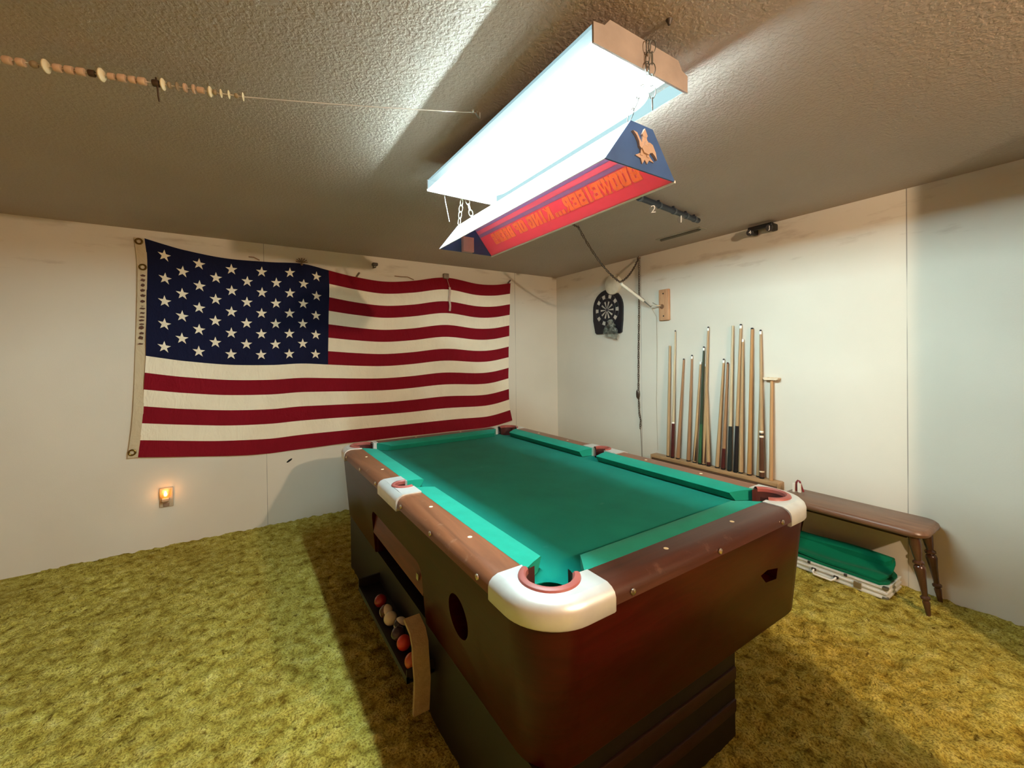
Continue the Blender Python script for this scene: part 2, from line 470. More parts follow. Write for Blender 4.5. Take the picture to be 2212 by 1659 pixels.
# corner castings with pocket bite
def outline_corner():
    """outer boundary with outward normals, local to +x +y corner"""
    pts = [((.700, .902), (1, 0))]
    r = .15; cx, cy = .70 - r, 1.125 - r
    for k in range(13):
        t = PI / 2 * k / 12
        pts.append(((cx + r * math.cos(t), cy + r * math.sin(t)), (math.cos(t), math.sin(t))))
    pts.append(((.460, 1.125), (0, 1)))
    return pts
OC = outline_corner()
inner = [(.460, 1.022)] + arc(PCX, PCY, PR, 158, -68, 22) + [(.592, .902)]
PROF = [(.004, .718), (0, .724), (0, .758), (.004, .770), (.014, .779), (.030, .785)]
def casting(sx, sy):
    mb = MB(); Ls = []
    for ins, z in PROF:
        Ls.append([T(sx * (p[0] - n[0] * ins), sy * (p[1] - n[1] * ins), z) for p, n in OC])
    mb.loops(Ls, caps=False, closed=False)
    top = Ls[-1] + [T(sx * x, sy * y, .785) for x, y in inner]
    mb.add(top, [list(range(len(top)))])
    inn = [T(sx * x, sy * y, .785) for x, y in inner]; inl = [T(sx * x, sy * y, .730) for x, y in inner]
    mb.loops([inn, inl], caps=False, closed=False, smooth=False)
    for e in (0, -1):     # ends against the rails
        col = [L[e] for L in Ls]; ip = inn[-1] if e == 0 else inn[0]
        mb.add(col + [ip, (ip[0], ip[1], .718)], [list(range(len(col) + 2))])
    bot = [(x, y, .718) for x, y, z in Ls[0]] + [(x, y, .718) for x, y, z in inl]
    mb.add(bot, [list(range(len(bot)))])
    o = build('corner_casting', mb, M['cast'], tab)
    def rimarc(r, z): return [T(sx * x, sy * y, z) for x, y in arc(PCX, PCY, r, 152, -62, 26)]
    rim = MB().loops([rimarc(r, z) for r, z in ((.061, .775), (.062, .788), (.067, .793), (.075, .793), (.081, .790), (.084, .783))], caps=False, closed=False)
    build('pocket_rim', rim, M['rim'], o)
    ln = MB()
    ln.loops([[T(sx * x, sy * y, z) for x, y in arc(PCX, PCY, .0625, 178, -88, 26)] for z in (.786, .70)], caps=False, closed=False)
    ln.loops([[T(sx * x, sy * y, z) for x, y in arc(PCX, PCY, .0625, 0, 345, 23)] for z in (.728, .60)], caps=False, closed=True)
    ln.add([T(sx * x, sy * y, .60) for x, y in arc(PCX, PCY, .0625, 0, 345, 23)], [list(range(24))])
    build('pocket_liner', ln, M['liner'], o)
for sx in (-1, 1):
    for sy in (-1, 1): casting(sx, sy)
# side castings
def side_casting(sx):
    mb = MB()
    prof = [(.704, .722), (.704, .758), (.700, .771), (.690, .780), (.674, .786)]
    ys = (-.138, .138)
    Ls = [[T(sx * x, y, z) for y in ys] for x, z in prof]
    mb.loops(Ls, caps=False, closed=False)
    c = math.degrees(math.acos((SX - .592) / SR))
    inn = [(.592, .138)] + arc(SX, 0, SR, 180 - c, -(180 - c), 20) + [(.592, -.138)]
    top = [T(sx * .674, ys[0], .786), T(sx * .674, ys[1], .786)] + [T(sx * x, y, .786) for x, y in inn]
    mb.add(top, [list(range(len(top)))])
    mb.loops([[T(sx * x, y, .786) for x, y in inn], [T(sx * x, y, .730) for x, y in inn]], caps=False, closed=False, smooth=False)
    for y in ys:
        e = [T(sx * x, y, z) for x, z in prof] + [T(sx * .592, y, .786), T(sx * .592, y, .722)]
        mb.add(e, [list(range(len(e)))])
    o = build('side_casting', mb, M['cast'], tab)
    ra = lambda r, z: [T(sx * x, y, z) for x, y in arc(SX, 0, r, 180 - c - 8, -(180 - c - 8), 22)]
    build('pocket_rim', MB().loops([ra(r, z) for r, z in ((.039, .776), (.040, .789), (.044, .793), (.050, .793), (.0545, .790), (.056, .784))], caps=False, closed=False), M['rim'], o)
    ln = MB()
    ln.loops([ra(.0405, .787), ra(.0405, .70)], caps=False, closed=False)
    f = lambda z: [T(sx * x, y, z) for x, y in arc(SX, 0, .044, 0, 345, 23)]
    ln.loops([f(.728), f(.60)], caps=False); ln.add(f(.60), [list(range(24))])
    build('pocket_liner', ln, M['liner'], o)
side_casting(-1); side_casting(1)

# cushions: (back, height) profile swept between mitred ends; nose overhangs the bed
CP = [(0, .7815), (-.045, .7785), (-.088, .7725), (-.092, .769), (-.090, .764), (-.070, .736), (0, .736)]
def cushion(fn, b0, n0, b1, n1):
    """fn(depth, along, z); ends run from back b to nose n"""
    def end(b, n): return [fn(d, b + (n - b) * (-d / .092), z) for d, z in CP]
    return MB().loops([end(b0, n0), end(b1, n1)], smooth=False)
for sx in (-1, 1):
    for sy in (-1, 1):
        build('cushion', cushion(lambda d, s, z: T(sx * (.592 + d), sy * s, z), .060, .072, .922, .868), M['cush'], tab)
for sy in (-1, 1):
    build('cushion', cushion(lambda d, s, z: T(s, sy * (1.0185 + d), z), -.468, -.400, .468, .400), M['cush'], tab)
# sights and bolt covers
SI = [(sx * .626, y) for sx in (-1, 1) for y in (-.656, -.328, .328, .656)] + [(x, sy * 1.060) for sy in (-1, 1) for x in (-.178, .178)]
for x, y in SI:
    build('sight', MB().lathe([(.0001, 0), (.0075, 0), (.0075, .0012), (.0001, .0016)], 14, Matrix.Translation(T(x, y, .7815))), M['sight'], tab)
def bolt(p, axis):
    m = Matrix.Translation(p) @ (Matrix.Rotation(-PI / 2, 4, 'Y') if axis == 'x' else Matrix.Rotation(PI / 2, 4, 'X') if axis == 'y' else Matrix.Rotation(PI / 2, 4, 'Y'))
    build('bolt_cover', MB().lathe([(.0001, 0), (.009, 0), (.008, .003), (.004, .0045), (.0001, .005)], 16, m), M['bolt'], tab)
for x in (-.397, -.002, .393): bolt(T(x, -1.124, .752), 'y')
for y in (-.84, -.50, -.19, .19, .50, .84): bolt(T(-.699, y, .756), 'x')
for y in (-.84, -.50, -.19, .19, .50, .84): bolt(T(.699, y, .756), '-x')

# balls in the tray
def ball(x, y, c, label, stripe=None, z=.2335):
    ms = [mat('ball_' + label[:12], c, .15, coat=.3)] + ([mat('ball_band_' + label[:12], stripe, .15)] if stripe else [])
    mb = MB(); r = .0285
    prof = [(max(1e-4, math.sin(PI * k / 16)) * r, -math.cos(PI * k / 16) * r) for k in range(17)]
    mtx = Matrix.Translation(T(x, y, z)) @ Matrix.Rotation(.9 + 7 * y, 4, 'X') @ Matrix.Rotation(.6, 4, 'Y')
    mb.lathe(prof, 24, mtx)
    if stripe:
        mb.mi = [1 if abs(sum((Vector(mb.v[i]) - Vector(T(x, y, z))).dot(mtx.to_3x3().col[2]) for i in f) / len(f)) < .013 else 0 for f in mb.f]
    single('billiard_ball', mb, ms, label, 'pool ball', T(x, y, z), 'balls in the ball return tray')
ball(-.706, .104, (140, 30, 26), 'dark red ball farthest along the ball return tray')
ball(-.708, .010, (235, 226, 205), 'white ball with a brown band beside the dark red ball', (92, 60, 40))
ball(-.707, -.052, (228, 216, 190), 'plain ivory ball third from the far end of the tray')
ball(-.684, -.115, (240, 232, 214), 'white and black banded ball lying close against the cabinet', (32, 28, 28), .2335)
ball(-.712, -.172, (64, 44, 52), 'dim plum coloured ball just behind the bright red ball')
ball(-.709, -.236, (214, 62, 44), 'bright red ball beside the bend of the foam strip')
ball(-.716, -.350, (200, 92, 40), 'orange ball half hidden behind the foam strip')
# foam strip
mb = MB()
path = [(-.390, .078), (-.398, .20), (-.402, .295), (-.392, .318), (-.36, .345), (-.315, .376)]
def strip(path, x0, x1, th):
    Ls = []
    for i, (y, z) in enumerate(path):
        a = Vector(path[max(0, i - 1)]); b = Vector(path[min(len(path) - 1, i + 1)]); t = (b - a).normalized(); n = Vector((-t.y, t.x))
        if n.x > 0: n = -n
        w = .004 * math.sin(i * 2.1)
        Ls.append([T(x0 + w, y, z), T(x1 + w, y, z), T(x1 + w, y + n.x * th, z + n.y * th), T(x0 + w, y + n.x * th, z + n.y * th)])
    return Ls
mb.loops(strip([(y - .008, z) for y, z in path], -.735, -.676, .016), smooth=False)
single('foam_strip', mb, M['foam'], 'bent strip of old cream foam hanging at the near end of the ball tray', 'foam strip', T(-.70, -.40, .08))
# ------------------------------------------------------------------ flag
TOP = [(-3.761, 2.227), (-3.65, 2.196), (-3.536, 2.170), (-3.276, 2.139), (-2.991, 2.144), (-2.757, 2.156), (-2.547, 2.122), (-2.331, 2.088), (-2.068, 2.067), (-1.796, 2.096), (-1.445, 2.160), (-1.094, 2.124), (-.872, 2.132), (-.667, 2.168)]
BOT = [(-3.818, .676), (-3.581, .646), (-3.298, .612), (-3.012, .592), (-2.816, .596), (-2.439, .604), (-1.767, .602), (-1.267, .597), (-.991, .593), (-.863, .604), (-.756, .622), (-.664, .640)]
LEFT = [(0, -3.761), (.09, -3.750), (.26, -3.755), (.54, -3.764), (.68, -3.777), (.82, -3.787), (1, -3.818)]
RIGHT = [(0, -.667), (.23, -.685), (.46, -.696), (.76, -.702), (.9, -.693), (1, -.664)]
HDR = [(0, -3.818), (.12, -3.803), (.27, -3.806), (.52, -3.821), (.82, -3.842), (1, -3.872)]
def flag_p(u, v, out=0.0):
    x = crom(LEFT, v) * (1 - u) + crom(RIGHT, v) * u
    zt = crom(TOP, -3.761 + 3.094 * u); zb = crom(BOT, -3.818 + 3.154 * u)
    z = zt * (1 - v) + zb * v
    d = .016 + .006 * math.sin(9 * u + 2.5 * v) + .004 * math.sin(23 * u - 9 * v) * (1 - .3 * v) + .003 * math.sin(40 * u + 31 * v)
    return Vector((x, -d - out, z))
def cloth(name, c, stripe_w=True):
    t = NT(name); a = lin(c)
    t.base(t.ramp(t.noise(3, 4, .6), [(.3, tuple(v * .9 for v in a[:3]) + (1,)), (.7, a)]))
    t.b.inputs['Roughness'].default_value = .85; t.b.inputs['Specular IOR Level'].default_value = .15; t.b.inputs['Sheen Weight'].default_value = .1
    n1 = t.bump(t.noise(5, 4, .6, t.mapped((2.2, 1, .9)), .6), .35, .05)
    t.bump(t.noise(600, 2), .2, .001, n1)
    return t.m
M['fl_w'] = cloth('flag_white', (246, 235, 210)); M['fl_r'] = cloth('flag_red', (128, 10, 28)); M['fl_b'] = cloth('flag_navy', (18, 22, 52))
flag = thing('flag', 'large American flag pinned across the white wall', 'flag', (-2.2, -.012, 1.4))
NU, NV = 110, 52
def flag_grid(u0, u1, v0, v1, nu, nv, mi_fn, out=0):
    mb = MB(); vs = []; 
    for j in range(nv + 1):
        for i in range(nu + 1): vs.append(flag_p(u0 + (u1 - u0) * i / nu, v0 + (v1 - v0) * j / nv, out))
    o = mb.add(vs, [])
    for j in range(nv):
        for i in range(nu):
            a = j * (nu + 1) + i; mb.f.append([a, a + 1, a + nu + 2, a + nu + 1]); mb.sm.append(True); mb.mi.append(mi_fn(j))
    return mb
CU, CV = .3925, 7 / 13
mb = flag_grid(CU, 1, 0, CV, 66, 28, lambda j: (j // 4) % 2)
m2 = flag_grid(0, 1, CV, 1, 110, 24, lambda j: (j // 4 + 7) % 2)
o = len(mb.v); mb.v += m2.v; mb.f += [[i + o for i in f] for f in m2.f]; mb.mi += m2.mi; mb.sm += m2.sm
build('stripes', mb, [M['fl_r'], M['fl_w']], flag)
mb = flag_grid(0, CU, 0, CV, 44, 28, lambda j: 0)
mb.cur = 1
for row in range(9):
    cols = range(0, 11, 2) if row % 2 == 0 else range(1, 11, 2)
    for c in cols:
        u = CU * (c + 1) / 12; v = CV * (row + 1) / 10
        P = flag_p(u, v, .0025); ex = (flag_p(u + .004, v, .0025) - flag_p(u - .004, v, .0025)).normalized(); ez = Vector((0, 0, 1))
        R1, R2 = .044, .0172; vs = []
        tilt = random.uniform(-.05, .05)
        for k in range(10):
            a = PI / 2 + 2 * PI * k / 10 + tilt; r = R1 if k % 2 == 0 else R2
            vs.append(P + ex * (r * math.cos(a) * .92) + ez * (r * math.sin(a)) - Vector((0, .0006, 0)))
        mb.add([P - Vector((0, .002, 0))] + vs, [[0, 1 + k, 1 + (k + 1) % 10] for k in range(10)])
build('canton', mb, [M['fl_b'], M['fl_w']], flag)
mb = MB(); n = 30; vs = []
for j in range(n + 1):
    v = j / n; z = 2.227 * (1 - v) + .676 * v; d = .015 + .003 * math.sin(9 * v)
    vs += [(crom(HDR, v), -d, z), (crom(LEFT, v) + .002, -d - .001, z)]
mb.add(vs, [[2 * j, 2 * j + 1, 2 * j + 3, 2 * j + 2] for j in range(n)], True)
hd = build('heading', mb, cloth('flag_heading', (206, 188, 156)), flag)
for z, x in ((2.20, -3.79), (2.02, -3.772), (.715, -3.845)):
    ring = [Vector((x + .018 * math.cos(2 * PI * k / 14), -.022, z + .018 * math.sin(2 * PI * k / 14))) for k in range(14)]
    build('grommet', MB().tube(ring, .006, 6, closed=True), mat('brass_%d' % int(z * 10), (120, 92, 40), .4, .8), hd)
mb = MB(); rng = random.Random(3)           # faded maker's stamp: column of small brown smudge marks
z = 1.96
while z > 1.47:
    w = rng.uniform(.030, .046); h = rng.uniform(.012, .032); x = crom(HDR, (2.227 - z) / 1.55) + .03
    k = rng.choice((3, 4, 5, 6)); P = [(x + w * .5 * math.cos(2 * PI * i / k + .4) * rng.uniform(.6, 1), -.0205, z + h * .5 * math.sin(2 * PI * i / k + .4) * rng.uniform(.6, 1)) for i in range(k)]
    mb.add(P, [list(range(k))]); z -= h + rng.uniform(.004, .014)
build('stamp', mb, mat('stamp_ink', (84, 52, 36), .8), hd)
# little fixings along the top edge
mb = MB(); rng = random.Random(5)
for k in range(7):
    a = PI * k / 6; mb.tube([(-2.757, -.02, 2.165), (-2.757 + .045 * math.cos(a), -.028, 2.172 + .03 * math.sin(a))], .0035, 5)
mb.sphere((-2.757, -.024, 2.150), .011, 10, 6)
single('flag_clip', mb, mat('clip_brown', (112, 88, 64), .5), 'frayed brown bow clip holding the top of the navy canton', 'clip', (-2.757, -.02, 2.165), 'fixings along the flag top')
mb = MB().rbox((-2.178, -.045, 2.20), (-2.128, -.001, 2.228), .008).tube([(-2.165, -.03, 2.20), (-2.175, -.045, 2.176), (-2.15, -.05, 2.185)], .006, 6)
single('wall_hook', mb, mat('hook_dark', (70, 58, 46), .5), 'dark plastic hook on the wall above the red stripes', 'hook', (-2.153, 0, 2.215))
mb = MB().tube([(-2.315, -.02, 2.085), (-2.29, -.03, 2.125)], .007, 6)
single('push_pin', mb, mat('pin_brown', (104, 82, 66), .5), 'slanted brown pin at the first dip of the red stripe', 'pin', (-2.30, -.02, 2.10), 'fixings along the flag top')
mb = MB().tube([(-.70, -.02, 2.165), (-.675, -.03, 2.20)], .009, 6)
single('push_pin', mb, mat('pin_brown2', (104, 82, 74), .5), 'slanted brown pin at the upper right flag corner', 'pin', (-.69, -.02, 2.18), 'fixings along the flag top')
mb = MB().rbox((-1.475, -.04, 2.145), (-1.42, -.006, 2.198), .006)
clip = thing('tape_clip', 'grey clip with a pale strip dangling over the red stripes', 'clip', (-1.445, -.02, 2.17), 'fixings along the flag top')
build('clip_body', mb, mat('clip_grey', (132, 118, 104), .45, .3), clip)
build('dangling_strip', MB().loops([[(-1.428 + .004 * math.sin(k), -.045, 2.06 - .024 * k), (-1.408 + .004 * math.sin(k), -.045, 2.06 - .024 * k), (-1.408 + .004 * math.sin(k), -.042, 2.06 - .024 * k), (-1.428 + .004 * math.sin(k), -.042, 2.06 - .024 * k)] for k in range(11)]).tube([(-1.44, -.03, 2.15), (-1.418, -.044, 2.06)], .002, 5), mat('strip_pale', (196, 172, 158), .7), clip)
for (a, lab, i) in (([(-1.965, -.004, 2.128), (-1.90, -.012, 2.126), (-1.84, -.01, 2.130), (-1.78, -.012, 2.108)], 'thin loose brown thread curling above the red stripe', 0), ([(-3.134, -.004, 2.172), (-3.10, -.014, 2.17), (-3.06, -.01, 2.152)], 'short brown thread poking above the navy canton', 1)):
    single('loose_thread', MB().tube(a, .0045, 5), mat('thread_%d' % i, (150, 122, 96), .9), lab, 'thread', a[0])
mb = MB().lathe([(.0001, 0), (.012, 0), (.006, .004), (.0001, .005)], 8, Matrix.Translation((-2.869, 0, .511)) @ Matrix.Rotation(PI / 2, 4, 'X') @ Matrix.Rotation(.6, 4, 'Z') @ Matrix.Diagonal((2.2, .7, 1, 1)))
single('wall_plug', mb, M['black'], 'small black chip in the wall below the flag', 'wall mark', (-2.869, 0, .511))

# ------------------------------------------------------------------ night light in a wall outlet
nl = thing('outlet_plate', 'grey outlet cover plate below the flag', 'outlet', (-3.664, 0, .362))
build('plate', MB().rbox((-3.706, -.007, .290), (-3.626, 0, .432), .004), mat('plate_beige', (188, 168, 142), .45), nl)
for dz in (.03, -.05): build('socket', MB().rbox((-3.683, -.009, .345 + dz), (-3.649, -.006, .372 + dz), .003), mat('socket%d' % (dz * 100), (150, 120, 96), .5), nl)
lt = thing('night_light', 'glowing flame bulb night light plugged into the outlet', 'night light', (-3.668, -.03, .385))
build('base', MB().rbox((-3.690, -.040, .335), (-3.646, -.009, .362), .006), mat('nl_base', (176, 148, 122), .5), lt)
sh = MB(); 
Ls = []
for z, rx, ry in ((.356, .018, .016), (.372, .030, .026), (.395, .034, .030), (.425, .034, .031)):
    Ls.append([(-3.668 + rx * math.cos(PI + PI * k / 14), -.012 + ry * math.sin(PI + PI * k / 14) - .002, z) for k in range(15)])
sh.loops(Ls, caps=False, closed=False)
t = NT('night_shade'); t.b.inputs['Base Color'].default_value = lin((255, 214, 160)); t.b.inputs['Roughness'].default_value = .4
t.b.inputs['Transmission Weight'].default_value = .75; t.b.inputs['IOR'].default_value = 1.1
build('shade', sh, t.m, lt)
Ls = []
for z, r in ((.374, .004), (.379, .0085), (.388, .0105), (.397, .0085), (.407, .004), (.413, .0006)):
    Ls.append([(-3.668 + r * math.cos(2 * PI * k / 14), -.024 + r * math.sin(2 * PI * k / 14), z) for k in range(14)])
build('flame_bulb', MB().loops(Ls), emit('flame_glow', (255, 176, 84), 22), lt)

# ------------------------------------------------------------------ ceiling fixture
FX0, FX1, FY0, FY1, FZ = -2.446, -2.068, -3.165, -2.052, 2.150
TUBE = 290
fx = thing('ceiling_light', 'long lit fluorescent fixture hanging tight under the ceiling', 'ceiling light', ((FX0 + FX1) / 2, (FY0 + FY1) / 2, H))
build('housing', MB().box((FX0 + .009, FY0 + .004, FZ + .0495), (FX1 - .026, FY1 - .004, FZ + .052)).box((FX0 + .05, FY0 + .004, FZ + .052), (FX1 - .05, FY1 - .004, FZ + .068)), mat('housing_white', (214, 206, 196), .4), fx)
def lensx(t):   # wrap profile of the lens: (x, z)
    return t
prof = [(FX0, FZ + .05), (FX0, FZ + .006), (FX0 + .006, FZ), (FX1 - .006, FZ), (FX1, FZ + .006), (FX1, FZ + .05)]
mb = MB(); mb.loops([[(x, y, z) for x, z in prof] for y in (FY0 + .003, FY1 - .003)], caps=False, closed=False, smooth=False)
mb.mi = [1 if k in (0, 4) else 0 for k in range(len(mb.f))]
def glow_lens(name, c, strength, clear):
    t = NT(name); nt = t.t
    tp = t.n('ShaderNodeBsdfTransparent'); tp.inputs['Color'].default_value = (clear, clear, clear, 1)
    em = t.n('ShaderNodeEmission'); em.inputs['Color'].default_value = lin(c); em.inputs['Strength'].default_value = strength
    ad = t.n('ShaderNodeAddShader'); t.l(tp.outputs[0], ad.inputs[0]); t.l(em.outputs[0], ad.inputs[1]); t.l(ad.outputs[0], t.out.inputs[0])
    return t.m
lens = build('lens', mb, [glow_lens('lens_prismatic', (184, 226, 228), .62, .62), glow_lens('lens_side', (186, 224, 232), .80, .012)], fx)
for x, TUBE in ((-2.352, 860), (-2.156, 325)):
    build('fluorescent_tube', MB().tube([(x, FY0 + .05, FZ + .026), (x, FY1 - .05, FZ + .026)], .0165, 12), emit('tube_glow_%d' % int(-x * 100), (216, 250, 255), TUBE), fx)
ov = []
ax, ay, r = .136, (FY1 - FY0) / 2 - .045, .125
ov = [(x, y) for x, y, z in rrect(ax, ay, r, 0, (FX0 + FX1) / 2 - .004, (FY0 + FY1) / 2 - .022, 8)]
build('lens_glow_oval', MB().prism(ov, FZ - .0045, FZ - .001), glow_lens('oval_glow', (236, 252, 252), 4.0, .85), fx)  # oval sheet added for the bright glow of the tubes in the lens
def end_plate(y0, y1, name):
    p = [(FX0 - .004, FZ - .003), (FX1 + .004, FZ - .003), (FX1 + .004, FZ + .048), (FX1 - .022, FZ + .054), (FX1 - .04, FZ + .078), (FX0 + .055, FZ + .078), (FX0 + .035, FZ + .056), (FX0 - .004, FZ + .050)]
    build('end_plate', MB().prism(p, y0, y1, lambda a, b, h: (a, h, b)), mat(name, (158, 146, 138), .5), fx)
for y in (FY0 + .2, FY1 - .2): build('mounting_block', MB().box(((FX0 + FX1) / 2 - .05, y - .03, FZ + .066), ((FX0 + FX1) / 2 + .05, y + .03, H)), mat('mount_white%d' % int(-y * 10), (190, 180, 168), .5), fx)
end_plate(FY0 - .003, FY0 + .003, 'end_plate_near'); end_plate(FY1 - .003, FY1 + .003, 'end_plate_far')

# ------------------------------------------------------------------ beer light over the table
LX, LZ0, LZ1, LY0, LY1 = -2.210, 1.900, 2.033, -3.117, -1.980
BW, TW = .152, .048
lamp = thing('billiard_lamp', 'long red and white beer advertising lamp hung over the pool table', 'lamp', (LX, (LY0 + LY1) / 2, LZ1))
t = NT('lamp_white_acrylic'); t.b.inputs['Base Color'].default_value = lin((242, 242, 236)); t.b.inputs['Roughness'].default_value = .35
tr = t.n('ShaderNodeBsdfTranslucent'); tr.inputs['Color'].default_value = lin((246, 240, 236))
mx = t.n('ShaderNodeMixShader'); mx.inputs[0].default_value = .22
t.l(t.b.outputs[0], mx.inputs[1]); t.l(tr.outputs[0], mx.inputs[2]); t.l(mx.outputs[0], t.out.inputs[0]); M['acr_w'] = t.m
def acr(name, c, thru=.45):
    t = NT(name); t.b.inputs['Base Color'].default_value = lin(c); t.b.inputs['Roughness'].default_value = .35
    tr = t.n('ShaderNodeBsdfTranslucent'); tr.inputs['Color'].default_value = lin(c)
    mx = t.n('ShaderNodeMixShader'); mx.inputs[0].default_value = thru
    t.l(t.b.outputs[0], mx.inputs[1]); t.l(tr.outputs[0], mx.inputs[2]); t.l(mx.outputs[0], t.out.inputs[0]); return t.m
def slab(side, s0, s1, y0, y1, th, out=0.0):
    """part of a sloping side between fractions s0..s1 of the slope"""
    def P(s, o):
        x = BW + (TW - BW) * s; z = LZ0 + (LZ1 - LZ0) * s
        nx, nz = (LZ1 - LZ0), (BW - TW); L = math.hypot(nx, nz)
        return (LX + side * (x + nx / L * o), z + nz / L * o)
    q = [P(s0, out), P(s1, out), P(s1, out - th), P(s0, out - th)]
    return MB().prism(q, y0, y1, lambda a, b, h: (a, h, b))
build('white_side_panel', slab(-1, 0, 1, LY0 + .004, LY1 - .004, .003), M['acr_w'], lamp)
redp = build('red_side_panel', slab(1, 0, .66, LY0 + .004, LY1 - .004, .003), acr('acrylic_red', (242, 122, 138)), lamp)
for s0, s1, c in ((.66, .76, (190, 152, 182)), (.76, .88, (236, 140, 156)), (.88, 1, (188, 154, 188))):
    build('panel_stripe', slab(1, s0, s1, LY0 + .004, LY1 - .004, .003), acr('stripe_%d' % int(s0 * 100), c), lamp)
build('top_panel', MB().box((LX - TW, LY0 + .004, LZ1 - .003), (LX + TW, LY1 - .004, LZ1)), M['white_pl'], lamp)
build('bottom_trim', MB().box((LX + BW - .004, LY0, LZ0 - .004), (LX + BW + .003, LY1, LZ0 + .004)), M['white_pl'], lamp)
navy = mat('lamp_navy', (56, 92, 150), .4)
caps = []
for y0, y1 in ((LY0, LY0 + .005), (LY1 - .005, LY1)):
    caps.append(build('end_cap', MB().prism([(-BW, LZ0), (BW, LZ0), (TW, LZ1), (-TW, LZ1)], y0, y1, lambda a, b, h: (LX + a, h, b)), navy, lamp))
build('inner_bracket', MB().box((LX - .03, LY1 - .03, LZ0), (LX + .03, LY1 - .006, LZ0 + .075)), mat('bracket_pink', (198, 160, 160), .5), lamp)
# slab-serif lettering (each glyph from bars on a 1 x 1 cell)
S, Tn = .26, .15
def glyph(c):
    b = []
    R = lambda x0, y0, x1, y1: b.append([(x0, y0), (x1, y0), (x1, y1), (x0, y1)])
    stem = lambda x: (R(x, 0, x + S, 1), R(x - .07, 0, x + S + .07, Tn), R(x - .07, 1 - Tn, x + S + .07, 1))
    if c == 'B': stem(.08); R(.3, 0, .8, Tn); R(.3, .43, .8, .57); R(.3, 1 - Tn, .8, 1); R(.66, .08, .92, .46); R(.66, .54, .9, .92)
    elif c == 'U': R(.08, .12, .34, 1); R(.66, .12, .92, 1); R(.18, 0, .82, Tn + .03); R(.0, 1 - Tn, .42, 1); R(.58, 1 - Tn, 1, 1)
    elif c == 'D': stem(.08); R(.3, 0, .78, Tn); R(.3, 1 - Tn, .78, 1); R(.66, .1, .93, .9)
    elif c == 'W':
        for x0, x1 in ((.0, .26), (.52, .26), (.48, .74), (1.0, .74)): b.append([(x0 - .1, 1), (x0 + .1, 1), (x1 + .1, 0), (x1 - .1, 0)])
        R(-.12, 1 - Tn, .2, 1); R(.36, 1 - Tn, .64, 1); R(.8, 1 - Tn, 1.12, 1)
    elif c == 'E': stem(.08); R(.3, 0, .92, Tn); R(.3, .43, .74, .57); R(.3, 1 - Tn, .92, 1); R(.8, 0, .92, .3); R(.8, .7, .92, 1)
    elif c == 'I': stem(.37)
    elif c == 'S': R(.1, 0, .86, Tn); R(.1, .43, .88, .57); R(.12, 1 - Tn, .9, 1); R(.08, .5, .34, .92); R(.66, .08, .92, .5); R(.08, 0, .2, .3); R(.8, .7, .92, 1)
    elif c == 'R': stem(.08); R(.3, 1 - Tn, .8, 1); R(.3, .42, .8, .57); R(.66, .5, .92, .92); b.append([(.45, .45), (.68, .45), (.98, 0), (.72, 0)])
    elif c == 'K': stem(.08); b.append([(.3, .42), (.3, .66), (.66, 1), (.95, 1)]); b.append([(.38, .56), (.58, .66), (.98, 0), (.7, 0)])
    elif c == 'N': R(.08, 0, .27, 1); R(.73, 0, .92, 1); b.append([(.08, 1), (.34, 1), (.92, 0), (.66, 0)]); R(.0, 0, .36, Tn); R(.64, 1 - Tn, 1, 1)
    elif c == 'G': R(.14, 0, .86, Tn); R(.14, 1 - Tn, .88, 1); R(.06, .08, .32, .92); R(.7, 0, .92, .5); R(.52, .4, 1, .52); R(.78, .7, .9, 1)
    elif c == 'O': R(.16, 0, .84, Tn); R(.16, 1 - Tn, .84, 1); R(.06, .08, .32, .92); R(.68, .08, .94, .92)
    elif c == 'F': stem(.08); R(.3, .43, .74, .57); R(.3, 1 - Tn, .92, 1); R(.8, .7, .92, 1)
    elif c == '.': R(.25, .0, .75, .26)
    return b
def words(txt, y0, y1, s0, s1):
    wd = {'I': .75, 'W': 1.25, '.': .5}
    tot = sum(wd.get(c, 1) for c in txt) ; y = y0; k = (y1 - y0) / tot
    nx, nz = (LZ1 - LZ0), (BW - TW); L = math.hypot(nx, nz); res = []
    for c in txt:
        w = wd.get(c, 1) * k
        for poly in glyph(c):
            res.append([(y + .06 * w + .88 * w * px, s0 + (s1 - s0) * py) for px, py in poly])
        y += w
    return res
def letters(polys, o0, o1, grow=0):
    nx, nz = (LZ1 - LZ0), (BW - TW); L = math.hypot(nx, nz); mb = MB()
    def P(y, s, o): 
        x = BW + (TW - BW) * s; z = LZ0 + (LZ1 - LZ0) * s
        return (LX + x + nx / L * o, y, z + nz / L * o)
    for k, poly in enumerate(polys):
        e = (k % 5) * .00012
        cy = sum(p[0] for p in poly) / len(poly); cs = sum(p[1] for p in poly) / len(poly)
        g = [(p[0] + math.copysign(grow, p[0] - cy), p[1] + math.copysign(grow / L, p[1] - cs)) for p in poly]
        mb.prism(g, o0 - e, o1 + e, P)
    return mb
T1 = words('BUDWEISER', -3.021, -2.645, .30, .62)
T2 = words('...', -2.641, -2.574, .30, .60) + words('KING', -2.565, -2.391, .30, .60) + words('OF', -2.373, -2.284, .30, .60) + words('BEERS', -2.270, -2.083, .30, .60)
ct = build('cutter', letters(T1 + T2, -.006, .003, .0030), M['black'], lamp); bpy.context.view_layer.update(); boolcut(redp, [ct])
lo_ = build('lettering_outline', letters(T1 + T2, -.0034, .0006, .0032), acr('acrylic_orange', (255, 208, 180), .78), lamp)
ct = build('cutter', MB().box((9, 9, 9), (9.1, 9.1, 9.1)), M['black']); boolcut(lo_, [ct])
ct = build('cutter', letters(T1 + T2, -.006, .003, -.0012), M['black'], lamp); bpy.context.view_layer.update(); boolcut(lo_, [ct])
